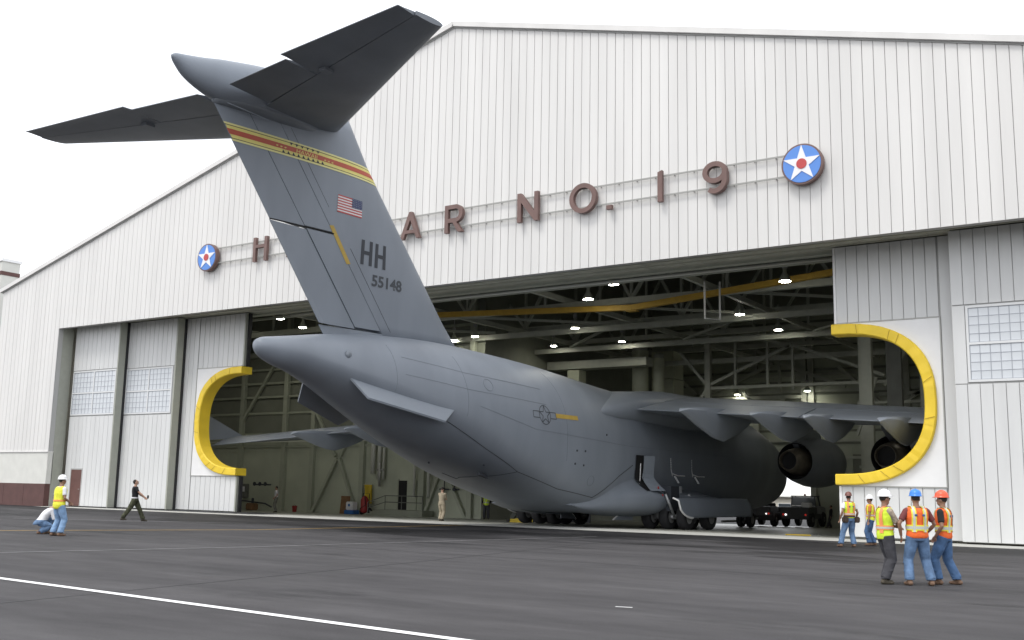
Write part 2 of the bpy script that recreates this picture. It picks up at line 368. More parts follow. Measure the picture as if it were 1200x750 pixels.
nbox('wall_panel', 'in_siding', AL, -71, WX, W1-.05, W1-.004, 5.75, 7.15)
for x in (-65.8, -60.9, -57.8, -52.7, -47.0, -42.85): nbox('column', 'in_steel_wall', AL, x-.2, x+.2, W1-.32, W1, -.5, 16)
for a, b in (((-57.6, -.4), (-55.2, 3.7)), ((-53.0, -.4), (-55.0, 3.7)), ((-46.8, -.4), (-45.3, 3.2)), ((-43.1, -.4), (-45.2, 3.2))):
    bm = bmesh.new(); beam(bm, (a[0], W1-.2, a[1]), (b[0], W1-.2, b[1]), .25, .22); obj('brace', bm, 'in_steel_wall', AL)
for a, b in (((-57.8, 7.6), (-55.4, 3.9)), ((-52.7, 7.8), (-54.9, 3.9)), ((-65.8, 6.6), (-61, 13.0))):
    bm = bmesh.new(); beam(bm, (a[0], W1-.2, a[1]), (b[0], W1-.2, b[1]), .22, .2); obj('brace', bm, 'in_steel_wall', AL)
bm = bmesh.new()
for z in (5.0, 5.25, 5.5): tube(bm, [(-71, W1-.5, z), (WX, W1-.5, z)], .035, 6)
obj('wall_pipes', bm, 'pipe', AL)
for x, z0, z1, r in ((-51.5, 2.6, 8, .18), (-50.9, 2.2, 8, .14), (-50.5, 2.2, 8, .10), (-47.6, 1.0, 7, .09), (-46.3, 1.0, 7, .12)):
    bm = bmesh.new(); tube(bm, [(x, W1-.35, z0), (x, W1-.35, z1)], r, 8); obj('riser_pipe', bm, 'pipe', AL, True)
bm = bmesh.new(); tube(bm, [(-50.75, W1-.45, 1.7), (-50.75, W1-.45, 3.4)], .10, 8); tube(bm, [(-51.1, W1-.45, 2.9), (-50.4, W1-.45, 2.9)], .07, 8); obj('valve', bm, 'rail_grey', AL, True)
nbox('doorway', 'black', AL, -49.25, -48.5, W1-.06, W1, .08, 2.15)
nbox('door_frame', 'in_steel_wall', AL, -49.35, -49.25, W1-.08, W1, .08, 2.25)
nbox('door', 'in_wall_low', AL, -48.45, -47.6, W1-.09, W1, .08, 2.15)
# railing and steps by that doorway
ST = thing('stair_landing', 'low concrete landing with steps and dark pipe railing under the inner doorway', 'steps', (-48.6, 17, fz(17)))
nbox('landing', 'in_wall', ST, -1.6, 2.8, -.6, .68, 0, .42); nbox('step', 'in_wall', ST, -1.95, -1.6, -.6, .68, 0, .28); nbox('step', 'in_wall', ST, -2.3, -1.95, -.6, .68, 0, .14)
bm = bmesh.new()
for z in (.95, 1.4): tube(bm, [(-.6, -.55, z), (2.75, -.55, z)], .03, 6)
tube(bm, [(-2.2, -.55, 1.0-.1), (-.6, -.55, 1.4)], .03, 6); tube(bm, [(-2.2, -.55, .5), (-.6, -.55, .95)], .03, 6)
for x, z0 in ((-2.2, .1), (-.6, .42), (.9, .42), (2.75, .42)): tube(bm, [(x, -.55, z0), (x, -.55, 1.4 if x > -1 else .9)], .03, 6)
obj('railing', bm, 'in_dark', ST)

BW = thing('back_wall', 'dark green girted rear wall of the hangar with a bright doorway to the yard', 'wall')
OX0, OX1, OZ = -37.5, -27.7, 3.6
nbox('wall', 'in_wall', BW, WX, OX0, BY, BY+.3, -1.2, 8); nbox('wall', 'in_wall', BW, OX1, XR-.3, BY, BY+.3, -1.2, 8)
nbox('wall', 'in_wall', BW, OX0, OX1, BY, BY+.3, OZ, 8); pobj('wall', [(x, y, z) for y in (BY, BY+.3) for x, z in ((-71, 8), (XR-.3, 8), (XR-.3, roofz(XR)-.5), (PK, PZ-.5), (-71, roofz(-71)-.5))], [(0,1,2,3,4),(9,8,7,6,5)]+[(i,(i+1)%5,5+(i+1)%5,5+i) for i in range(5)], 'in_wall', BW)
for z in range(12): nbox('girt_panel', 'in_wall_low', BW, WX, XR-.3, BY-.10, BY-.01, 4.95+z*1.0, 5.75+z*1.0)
for z in range(8): nbox('girt', 'in_steel', BW, WX, XR-.3, BY-.2, BY-.02, 4.6+z*1.35, 4.8+z*1.35)
for x in (-36.45, -28.1, -32.2, -27.5, -20, -12): nbox('column', 'in_steel', BW, x-.22, x+.22, BY-.5, BY-.22, 3.8 if OX0 < x < OX1 else -1, 15 if x not in (-32.2,) else 9)
nbox('roller_door', 'in_wall_low', BW, -27.4, -24.4, BY-.12, BY-.03, -.9, 5.5)
nbox('opening_frame', 'mark_dark', BW, OX1, OX1+.16, BY-.25, BY, -.9, OZ+.2)
for a, b in (((-41.5, 13.6), (-36.6, 9.4)), ((-38.4, 8.9), (-36.6, 10.6)), ((-36.3, 10.0), (-30.5, 12.4)), ((-30.0, 12.4), (-24.6, 10.3)), ((-33.2, 10.1), (-30.0, 7.2)), ((-29.6, 9.6), (-31.2, 7.4)), ((-35.3, 15.2), (-30.0, 12.6)), ((-36.3, 9.6), (-28.2, 9.6)), ((-34, 10.9), (-34, 14)), ((-32, 11.7), (-32, 14)), ((-30, 10), (-30, 14.2)), ((-25.2, 12), (-21, 8)), ((-22, 9.6), (-14, 9.6)), ((-20, 9), (-14, 13))):
    bm = bmesh.new(); beam(bm, (a[0], BY-.8, a[1]), (b[0], BY-.8, b[1]), .2, .26); obj('brace', bm, 'in_steel', BW)

IF = thing('braced_frame', 'pale steel post with diagonal braces standing right of the square duct box', 'steel frame')
nbox('post', 'in_steel', IF, -30.9, -30.5, 30, 30.4, 5, 14.0)
for a, b in (((-32.9, 11.9), (-30.7, 9.3)), ((-30.7, 9.4), (-24.5, 12.0)), ((-31.6, 8.0), (-30.7, 9.3)), ((-30.7, 14.0), (-24.6, 11.9)), ((-24.4, 8.9), (-24.4, 12.0)), ((-30.7, 9.2), (-18, 9.2)), ((-24.4, 12.0), (-18.2, 9.6)), ((-26.2, 9.2), (-26.2, 12.4)), ((-28.6, 9.2), (-28.6, 13.2))):
    bm = bmesh.new(); beam(bm, (a[0], 30.2, a[1]), (b[0], 30.2, b[1]), .16, .2); obj('brace', bm, 'in_steel', IF)
# right-hand inner structures seen through the cut-out
RS = thing('steel_column_group', 'grey steel columns and bracing seen through the right hand yellow cut-out', 'columns')
for x, y, wd, z1, m in ((-16.6, 20, .55, 16, 'in_steel'), (-15.1, 20, .8, 16, 'in_dark'), (-13.9, 22, .5, 16, 'in_steel'), (-12.9, 22, .3, 16, 'in_steel'), (-18.0, 24, .35, 16, 'in_steel'), (-11.6, 22, 1.0, 16, 'in_dark')):
    nbox('column', m, RS, x-wd/2, x+wd/2, y, y+.4, -.5, z1)
for a, b in (((-17.8, 22, 5.2), (-16.6, 22, 8.6)), ((-13.8, 23, 4.6), (-11.4, 23, 8.6)), ((-18, 23, 7.2), (-10, 23, 7.2)), ((-18, 23, 3.4), (-10, 23, 3.4)), ((-16.4, 23, 8.2), (-14, 23, 12))):
    bm = bmesh.new(); beam(bm, a, b, .16, .16); obj('brace', bm, 'in_steel', RS)

# maintenance ladder stand seen under the outer engine
LS = thing('ladder_stand', 'pale metal access stand with ladder rungs behind the outer engine', 'ladder', (-15.6, 17, fz(17)))
for x in (0, 1.5):
    for y in (0, 1.2):
        bm = bmesh.new(); tube(bm, [(x, y, 0), (x, y, 4.1 if y else 3.4)], .05, 6); obj('post', bm, 'in_steel', LS)
nbox('platform', 'in_steel', LS, -.1, 1.6, -.1, 1.3, 3.0, 3.08)
for i in range(8):
    bm = bmesh.new(); tube(bm, [(.3, -.1, .35*(i+1)), (1.1, -.1, .35*(i+1))], .03, 6); obj('rung', bm, 'rail_grey', LS)
# roof trusses (each its own thing, parallel to the front)
def truss(y, label):
    T = thing('roof_truss', label, 'roof truss', (0, y, 0), group='roof trusses inside the hangar')
    zb = 12.9; n = 13; x0, x1 = XL+.6, XR-.6; st = (x1-x0)/n
    bm = bmesh.new(); beam(bm, (x0, 0, zb), (x1, 0, zb), .3, .32); obj('bottom_chord', bm, 'in_steel', T)
    for s, xe in ((-1, x0), (1, x1)):
        bm = bmesh.new(); beam(bm, (PK, 0, PZ-1.1), (xe, 0, roofz(xe)-1.0), .3, .3); obj('top_chord', bm, 'in_steel', T)
    for i in range(n):
        a, b = x0+i*st, x0+(i+1)*st
        bm = bmesh.new(); beam(bm, (b, 0, zb+.1), (b, 0, roofz(b)-1.1), .16, .16)
        if i % 2: beam(bm, (a, .0, zb+.1), (b, .0, roofz(b)-1.1), .18, .18)
        else: beam(bm, (a, .0, roofz(a)-1.1), (b, .0, zb+.1), .18, .18)
        obj('web_member', bm, 'in_steel', T)
for y, l in ((7, 'steel roof truss nearest the great doorway'), (14, 'steel roof truss, second behind the doorway'), (21, 'steel roof truss, third behind the doorway'), (28, 'steel roof truss above the aircraft nose'), (36, 'steel roof truss closest to the rear wall')): truss(y, l)
for i, x in enumerate((-58, -49, -40, -31, -22, -13)):
    bm = bmesh.new(); beam(bm, (x, 4.8, 12.55), (x, 43.5, 12.55), .22, .3)
    obj('longitudinal_beam', bm, 'in_steel', H)
for y, z in ((10.5, 12.2), (17.8, 12.0), (24.5, 11.8), (32, 11.4)):
    bm = bmesh.new(); beam(bm, (XL+.6, y, z), (XR-.6, y, z), .25, .35); obj('cross_beam', bm, 'in_steel', H)
for i, x in enumerate((-53.5, -44.5, -35.5, -26.5, -17.5, -8.5)):
    bm = bmesh.new(); beam(bm, (x-3.5, 10.5, 12.2), (x+3.5, 17.8, 12.3), .14, .14); beam(bm, (x+3.5, 17.8, 12.1), (x-3.5, 24.5, 12.0), .14, .14); obj('plan_brace', bm, 'in_steel', H)
nbox('gangway', 'in_steel', H, -41.9, -33.6, 26, 27.2, 10.6, 11.2)
bm = bmesh.new(); tube(bm, [(-47, 4.4, 12.0), (-12.6, 4.4, 12.0)], .09, 8); obj('header_pipe', bm, 'pipe', H, True)
CR = thing('overhead_crane', 'dull yellow overhead crane girder crossing under the hangar roof', 'crane')
for a, b in (((-39.9, 10, 12.3), (-26.4, 10, 11.68)), ((-26.4, 10, 11.68), (-10.5, 10, 12.95)), ((-48, 10.2, 12.4), (-39.9, 10, 12.3))):
    bm = bmesh.new(); beam(bm, a, b, .3, .30); obj('girder', bm, 'crane_yellow', CR)
nbox('splice_plate', 'crane_yellow', CR, -26.7, -26.1, 9.8, 10.2, 11.46, 11.5)
fr = thing('hanging_frame', 'thin grey pipe frame hanging from the door header beam', 'pipe frame', (0, 0, 0))
bm = bmesh.new(); tube(bm, [(-20.05, 5.2, 11.7), (-20.05, 5.2, 9.9), (-19.45, 5.6, 9.85), (-19.45, 5.6, 11.7)], .05, 6); obj('pipe_loop', bm, 'rail_grey', fr)

# big ducts behind the fuselage
def duct(label, x, y, z0, z1, r, kind, grp=None):
    t = thing('ventilation_duct', label, 'duct', (x, y, z0))
    bm = bmesh.new()
    if kind == 'round':
        lathe(bm, [(r, 0), (r, z1-z0)], (0, 0, 0), k=20); recalc(bm); obj('duct_body', bm, 'green_box', t)
        bm = bmesh.new(); lathe(bm, [(r*1.12, 0), (r*1.12, .2)], (0, 0, 0), k=20); recalc(bm); obj('collar', bm, 'in_steel', t)
        bm = bmesh.new(); lathe(bm, [(r*.9, 0), (r*.9, .3), (r*.3, .45)], (0, 0, z1-z0), k=20); recalc(bm); obj('cap', bm, 'in_steel', t)
    else:
        box(bm, -r, r, -r, r, 0, (z1-z0)*.5-.03); box(bm, -r, r, -r, r, (z1-z0)*.5+.03, z1-z0); bmesh.ops.bevel(bm, geom=bm.edges[:], offset=.04); obj('duct_body', bm, 'green_box', t)
        bm = bmesh.new(); box(bm, -r*1.1, r*1.1, -r*1.1, r*1.1, -.3, 0); obj('collar', bm, 'in_steel', t)
duct('thick round green duct above the wing root, left of a pair', -36.1, 30, 7.4, 12.2, .62, 'round')
duct('slimmer round green duct above the wing root, right of a pair', -34.7, 30.3, 7.4, 11.6, .42, 'round')
duct('square pale green duct box standing right of the round ducts', -36.7, 36, 8.4, 12.8, .95, 'box')
duct('narrow square green duct half hidden behind the fuselage crown', -39.6, 26.5, 7.5, 10.5, .5, 'box')

# ------------------------------------------------------------ sliding door leaves
def window_unit(parent, x0, y, z0, cols=2, rows=2, sw=2.18, sh=1.34):
    """one framed window: cols x rows sashes of 6 x 4 panes"""
    f = bmesh.new(); g = .09; X1 = x0+cols*sw+(cols+1)*g; Z1 = z0+rows*sh+(rows+1)*g
    for i in range(cols+1): box(f, x0+i*(sw+g), x0+i*(sw+g)+g, y-.055, y+.02, z0, Z1)
    for j in range(rows+1):
        for i in range(cols): box(f, x0+i*(sw+g)+g, x0+(i+1)*(sw+g), y-.052, y+.02, z0+j*(sh+g), z0+j*(sh+g)+g)
    win = obj('window', f, 'frame_white', parent)
    mb = bmesh.new(); pn = []
    nx, nz = 6, 4; b = .022
    for i in range(cols):
        for j in range(rows):
            sx, sz = x0+g+i*(sw+g), z0+g+j*(sh+g)
            box(mb, sx-.012, sx+.022, y-.03, y-.004, sz, sz+sh); box(mb, sx+sw-.022, sx+sw+.012, y-.03, y-.004, sz, sz+sh); box(mb, sx+.022, sx+sw-.022, y-.03, y-.004, sz-.012, sz+.022); box(mb, sx+.022, sx+sw-.022, y-.03, y-.004, sz+sh-.022, sz+sh+.012)
            for k in range(1, nx): box(mb, sx+k*sw/nx-b/2, sx+k*sw/nx+b/2, y-.03, y-.004, sz, sz+sh)
            for k in range(1, nz): box(mb, sx, sx+sw, y-.028, y-.006, sz+k*sh/nz-b/2, sz+k*sh/nz+b/2)
            for a in range(nx):
                for c in range(nz): pn.append((sx+(a+.5)*sw/nx, sz+(c+.5)*sh/nz))
    obj('glazing_bars', mb, 'glaze', win)
    pb = bmesh.new(); w2, h2 = sw/nx/2-b/2, sh/nz/2-b/2; box(pb, -w2, w2, 0, .012, -h2, h2); me = bpy.data.meshes.new('pane'); pb.to_mesh(me); pb.free(); me.materials.append(MT['pane'])
    for a, c in pn:
        o = bpy.data.objects.new('pane', me); COL.objects.link(o); o.parent = win
        o.location = (a, y-.016+random.uniform(-.002, .002), c); o.rotation_euler = (random.uniform(-.012, .012), 0, random.uniform(-.012, .012))
def leaf(x0, x1, y, label, edge=0, window=None, door=None, th=.46):
    t = thing('hangar_door_leaf', label, 'hangar door', (0, 0, 0), group='sliding hangar door leaves')
    nbox('core', 'joint', t, x0+.02, x1-.02, y+.05, y+th, .06, SZ-.07)
    if window:
        wx, wz = window; X1 = wx+2*2.18+.27; Z1 = wz+2*1.34+.27
        if x0 < wx-.25: cladding('cladding_panel', x0, wx-.02, wz-.05, Z1+.02, y, 'door_panel', t)
        if X1+.3 < x1: cladding('cladding_panel', X1+.02, x1, wz-.05, Z1+.02, y, 'door_panel', t)
        cladding('cladding_panel', x0, x1, Z1+.06, SZ-.07, y, 'door_panel', t)
        if door:
            a, b = door
            cladding('cladding_panel', x0, a-.07, .08, wz-.08, y, 'door_panel', t); cladding('cladding_panel', b+.07, x1, .08, wz-.08, y, 'door_panel', t)
            cladding('cladding_panel', a-.07, b+.07, 2.5, wz-.08, y, 'door_panel', t)
            bm = bmesh.new(); box(bm, a-.07, a, y-.01, y+.05, .06, 2.5); box(bm, b, b+.07, y-.01, y+.05, .06, 2.5); box(bm, a, b, y-.01, y+.05, 2.42, 2.5); obj('door_frame', bm, 'joint', t)
            dr = nbox('personnel_door', 'brown_door', t, a+.01, b-.01, y+.0, y+.045, .08, 2.41); bm = bmesh.new(); tube(bm, [(b-.18, y-.05, 1.15), (b-.06, y-.05, 1.15)], .02, 6); obj('handle', bm, 'rail_grey', dr)
        else: cladding('cladding_panel', x0, x1, .08, wz-.08, y, 'door_panel', t)
        window_unit(t, wx, y+.04, wz)
    elif edge == 0: cladding('cladding_panel', x0, x1, .08, SZ-.07, y, 'door_panel', t)
    return t
Y1, Y2, Y3 = 1.15, 1.85, 2.55
def end_plate(t, x0, x1, y, th=.46, m='olive_edge', z0=.05, z1=SZ-.07): nbox('end_plate', m, t, x0, x1, y+.0, y+th, z0, z1)
t = leaf(-64.0, -59.3, Y1, 'outermost left door leaf with a four part window above a brown personnel door', window=(-63.95, 5.98), door=(-63.3, -62.15))
end_plate(t, -59.3, -59.2, Y1, .5); nbox('edge_gasket', 'rubber', t, -59.24, -59.18, Y1+.5, Y1+.68, .05, SZ-.07)
t = leaf(-60.2, -54.45, Y2, 'middle left door leaf with a four part window and no personnel door', window=(-59.2, 6.0))
end_plate(t, -54.45, -54.33, Y2, .5); nbox('edge_gasket', 'rubber', t, -54.38, -54.30, Y2+.5, Y2+.68, .05, SZ-.07)
nbox('edge_gasket', 'rubber', t, -59.22, -59.19, Y2-.14, Y2+.01, .05, SZ-.07)
t = leaf(-8.35, -1.6, Y2, 'right door leaf with a large many paned window at the edge of the photo', window=(-7.85, 6.05))
t = leaf(-3.2, .72, Y1, 'outermost right door leaf, plain panels, mostly out of the picture')

# cut-out leaves (with the yellow padded C)
def cut_leaf(x0, x1, side, label, zt, zb):
    """side=-1: free edge at x1 (left leaf), side=+1: free edge at x0 (right leaf)"""
    t = thing('hangar_door_leaf', label, 'hangar door', (0, 0, 0), group='sliding hangar door leaves')
    y, th = Y3, .5; fe = x1 if side < 0 else x0; s = side        # s*dx goes from free edge into the leaf
    D, rr = 4.05, 3.45                                          # white sheet depth, cut depth (outer pad edge inside sheet)
    mid = (zt+zb)/2; HH = (zt-zb)/2
    # outline of the opening (inner edge of pad) and of pad's outer edge
    def curve(dp, hh, n=32, k=2.5):
        pts = []
        for i in range(n+1):
            a = -math.pi/2+math.pi*i/n; c, q = math.cos(a), math.sin(a)
            pts.append((fe+s*dp*abs(c)**(2/k), mid+hh*math.copysign(abs(q)**(2/k), q)))
        return pts
    inner = curve(3.40, HH-.44); outer = curve(3.84, HH)
    # white sheet around: polygon between rectangle and outer curve
    far = fe+s*D; zr0, zr1 = zb-.02, zt+.02; vs, fs = [], []
    rect = []
    n = len(outer)-1
    for i, (ox, oz) in enumerate(outer):
        # radial projection to rectangle
        cx, cz = fe, mid; dx, dz = ox-cx, oz-cz
        k1 = (far-cx)/dx if abs(dx) > 1e-6 else 1e9; k2 = ((zr1-cz) if dz > 0 else (zr0-cz))/dz if abs(dz) > 1e-6 else 1e9
        k = min(k1, k2); rect.append((cx+dx*k, cz+dz*k))
    # snap the two nearest to corners
    for cz in (zr0, zr1):
        j = min(range(len(rect)), key=lambda i: (rect[i][0]-far)**2+(rect[i][1]-cz)**2); rect[j] = (far, cz)
    yy = y-.01; m0 = len(outer)
    vs = [(x, yy, z) for x, z in outer]+[(x, yy, z) for x, z in rect]; fs = [(i, i+1, m0+i+1, m0+i) for i in range(n)]
    vs += [(x, y+th-.02, z) for x, y_, z in vs[:]]
    q = 2*m0
    fs += [(q+i+1, q+i, q+m0+i, q+m0+i+1) for i in range(n)]+[(i+1, i, q+i, q+i+1) for i in range(n)]+[(m0+i, m0+i+1, q+m0+i+1, q+m0+i) for i in range(n)]
    pobj('white_surround', vs, fs, 'white_sheet', t)
    bm = bmesh.new()
    xa, xb = min(fe, far), max(fe, far)
    box(bm, xa, xb, y-.035, y-.012, zr1, zr1+.05); box(bm, xa, xb, y-.035, y-.012, zr0-.05, zr0)
    box(bm, min(far, far+s*.05), max(far, far+s*.05), y-.035, y-.012, zr0-.05, zr1+.05); obj('surround_trim', bm, 'rail_grey', t)
    # solid leaf parts above, below, beyond
    nbox('core', 'joint', t, xa+.02, xb-.02, y+.05, y+th, .06, zr0-.05); nbox('core', 'joint', t, xa+.02, xb-.02, y+.05, y+th, zr1+.05, SZ-.07)
    a, b = (x0, far-.055) if side < 0 else (far+.055, x1)
    nbox('core', 'joint', t, a if side > 0 else a, b, y+.052, y+th, .06, SZ-.07); nbox('core_strip', 'joint', t, far-.06, far+.06, y+.056, y+th-.01, .06, SZ-.08)
    cladding('cladding_panel', xa, xb, .08, zr0-.05, y, 'door_panel', t); cladding('cladding_panel', xa, xb, zr1+.05, SZ-.07, y, 'door_panel', t)
    cladding('cladding_panel', a, b, .08, SZ-.07, y, 'door_panel', t)
    for z0, z1 in ((.05, zr0-.02), (zr1+.02, SZ-.07)):
        e0, e1 = (fe, fe+.10) if side < 0 else (fe-.10, fe)
        nbox('end_plate', 'olive_edge' if side < 0 else 'white_sheet', t, e0, e1, y-.005, y+.16, z0, z1)
        g0, g1 = (fe+.02, fe+.20) if side < 0 else (fe-.16, fe-.02)
        nbox('edge_gasket', 'rubber', t, g0, g1, y+.165, y+th-.1, z0, z1)
    # yellow pad segments between inner and outer curves, thick in y
    pad = [(fe-s*.16, mid-HH), (outer[0][0]+s*.35, mid-HH)]
    def resample(c, m):
        c = [(fe-s*.18, c[0][1])]+c+[(fe-s*.18, c[-1][1])]
        L = [0]
        for p, q_ in zip(c, c[1:]): L.append(L[-1]+math.dist(p, q_))
        o = []
        for i in range(m+1):
            d_ = L[-1]*i/m; j = max(k for k in range(len(L)) if L[k] <= d_+1e-9); j = min(j, len(c)-2)
            f = (d_-L[j])/(L[j+1]-L[j]); o.append((lerp(c[j][0], c[j+1][0], f), lerp(c[j][1], c[j+1][1], f)))
        return o
    NS = 60; I, O = resample(inner, NS), resample(outer, NS); y0, y1 = y-.22, y+.62
    seg = [0, 7, 16, 25, 35, 44, 53, 60]
    for a_, b_ in zip(seg, seg[1:]):
        rings = []
        for i in range(a_, b_+1):
            (ix, iz), (ox, oz) = I[i], O[i]; e = .05
            sh = .985 if i in (a_, b_) else 1.0
            cx, cz = (ix+ox)/2, (iz+oz)/2
            ix, iz, ox, oz = cx+(ix-cx)*sh, cz+(iz-cz)*sh, cx+(ox-cx)*sh, cz+(oz-cz)*sh
            jit = random.uniform(-.012, .012)
            rings.append([(ix, y0+e, iz), (lerp(ix, ox, .1), y0+jit, lerp(iz, oz, .1)), (lerp(ix, ox, .5), y0-.005+jit, lerp(iz, oz, .5)), (lerp(ix, ox, .9), y0+jit, lerp(iz, oz, .9)), (ox, y0+e, oz), (ox, y1, oz), (ix, y1, iz)])
        bm = bmesh.new(); loft(bm, rings); recalc(bm); obj('yellow_pad', bm, 'yellow_pad', t)
    # creases in the cover
    for i in (5, 10, 13, 26, 34, 45, 47, 54):
        (ix, iz), (ox, oz) = I[i], O[min(NS, i+1)]
        bm = bmesh.new(); tube(bm, [(lerp(ix, ox, .08), y0-.012, lerp(iz, oz, .08)), (lerp(ix, ox, .5), y0-.032, lerp(iz, oz, .52)), (lerp(ix, ox, .92), y0-.012, lerp(iz, oz, .92))], .008, 5); obj('cover_seam', bm, 'crease', t)
    return t
cut_leaf(-56.2, -49.0, -1, 'innermost left door leaf with a yellow padded half round cut-out', 8.72, 2.18)
cut_leaf(-13.0, -6.0, 1, 'innermost right door leaf with a large yellow padded C shaped cut-out', 8.72, 2.12)

# ------------------------------------------------------------ sign: HANGAR NO. 19
SG = thing('hangar_sign', 'brown raised letters reading HANGAR NO. 19 on two rails between star roundels', 'sign', (0, -.05, 0))
LH, LZ = 1.42, 14.27
def stroke_letter(ch, xc, wd):
    """thick strokes as joined prisms, y from -.34 to -.10"""
    bm = bmesh.new(); T = .215; y0, y1 = -.29, -.10; cnt = [0]
    def poly(p):
        cnt[0] += 1; e = .0012*cnt[0]; y0, y1 = -.29-e, -.10+e
        a = [bm.verts.new((xc+x*wd, y0, LZ+z*LH)) for x, z in p]; b = [bm.verts.new((xc+x*wd, y1, LZ+z*LH)) for x, z in p]
        bm.faces.new(a); bm.faces.new(b[::-1])
        for i in range(len(p)): bm.faces.new((a[i], b[i], b[(i+1) % len(p)], a[(i+1) % len(p)]))
    tx = T/wd; tz = T/LH
    def ring(cx, cz, rx, rz, a0=0, a1=360, n=26):
        P, Q = [], []
        for i in range(n+1):
            a = R(lerp(a0, a1, i/n)); P.append((cx+rx*math.cos(a), cz+rz*math.sin(a))); Q.append((cx+(rx-tx)*math.cos(a), cz+(rz-tz)*math.sin(a)))
        for i in range(n): poly([P[i], P[i+1], Q[i+1], Q[i]])
    L_, R_ = -.5, .5
    if ch == 'H': poly([(L_, 0), (L_+tx, 0), (L_+tx, 1), (L_, 1)]); poly([(R_-tx, 0), (R_, 0), (R_, 1), (R_-tx, 1)]); poly([(L_+tx, .56), (R_-tx, .56), (R_-tx, .56+tz*.85), (L_+tx, .56+tz*.85)])
    if ch == 'N': poly([(L_, 0), (L_+tx, 0), (L_+tx, 1), (L_, 1)]); poly([(R_-tx, 0), (R_, 0), (R_, 1), (R_-tx, 1)]); poly([(L_+tx, 1), (L_+tx, .68), (R_-tx, 0), (R_-tx, .32)])
    if ch == 'A': poly([(L_, 0), (L_+tx*1.05, 0), (.09, .90), (.02, 1), (-.07, 1)]); poly([(R_-tx*1.05, 0), (R_, 0), (.07, 1), (-.02, 1), (-.09, .90)]); poly([(-.30, .20), (.30, .20), (.24, .20+tz*.8), (-.24, .20+tz*.8)])
    if ch == 'R':
        poly([(L_, 0), (L_+tx, 0), (L_+tx, 1), (L_, 1)]); poly([(L_+tx, 1-tz), (.1, 1-tz), (.1, 1), (L_+tx, 1)]); poly([(L_+tx, .36), (.1, .36), (.1, .36+tz), (L_+tx, .36+tz)])
        ring(.1, .68, .4, .32, -90, 90, 14); poly([(-.05, .36), (.16, .36), (.5, 0), (.24, 0)])
    if ch == 'O': ring(0, .5, .5, .5)
    if ch == 'G': ring(0, .5, .5, .5, 45, 360, 24); poly([(0.05, .5-tz/2), (R_, .5-tz/2), (R_, .5+tz/2), (.05, .5+tz/2)])
    if ch == '1': poly([(-T/2/wd, 0), (T/2/wd, 0), (T/2/wd, 1), (-T/2/wd, .95)])
    if ch == '9': ring(0, .66, .5, .34); ring(0, .42, .5, .42, -125, 0, 14); poly([(R_-tx, .42), (R_, .42), (R_, .66), (R_-tx, .66)])
    if ch == '.': poly([(-.5, 0), (.5, 0), (.5, tz*.9), (-.5, tz*.9)])
    recalc(bm); return obj('letter', bm, 'letter_brown', SG)
for ch, x, wd in (('H', -44.90, 1.12), ('A', -42.1, 1.3), ('N', -39.4, 1.15), ('G', -36.6, 1.35), ('A', -33.85, 1.3), ('R', -31.05, 1.12), ('N', -26.65, 1.18), ('O', -23.62, 1.42), ('.', -22.25, .27), ('1', -19.72, 1.0), ('9', -17.14, 1.12)): stroke_letter(ch, x, wd)
for z in (14.58, 15.47):
    bm = bmesh.new(); box(bm, -48.7, -14.0, -.12, -.08, z-.035, z+.035); obj('rail', bm, 'rail_white', SG)
for k in range(38):
    bm = bmesh.new(); box(bm, -48.6+k*.92, -48.56+k*.92, -.08, .05, 14.56, 14.60); box(bm, -48.6+k*.92, -48.56+k*.92, -.08, .05, 15.45, 15.49); obj('bracket', bm, 'rail_grey', SG)
def roundel(xc, zc, r):
    bm = bmesh.new(); lathe(bm, [(r, -.34), (r, -.06)], (xc, 0, zc), 'y', 48); recalc(bm); disc = obj('roundel', bm, 'letter_brown', SG)
    def flat(name, pts, y, m):
        a = [(xc+x, y, zc+z) for x, z in pts]; b = [(xc+x, y+.02, zc+z) for x, z in pts]; n = len(pts)
        pobj(name, a+b, [tuple(range(n)), tuple(range(2*n-1, n-1, -1))]+[(i, (i+1) % n, n+(i+1) % n, n+i) for i in range(n)], m, disc)
    C_ = lambda q: [(q*math.cos(2*math.pi*i/40), q*math.sin(2*math.pi*i/40)) for i in range(40)]
    flat('blue_disc', C_(r*.915), -.362, 'roundel_blue')
    st = []
    for i in range(10):
        a = math.pi/2+i*math.pi/5; q = r*.93 if i % 2 == 0 else r*.93*.382; st.append((q*math.cos(a), q*math.sin(a)))
    flat('star', st, -.385, 'roundel_white'); flat('red_disc', C_(r*.25), -.408, 'roundel_red')
roundel(-49.35, 14.95, .83); roundel(-13.34, 14.95, .85)

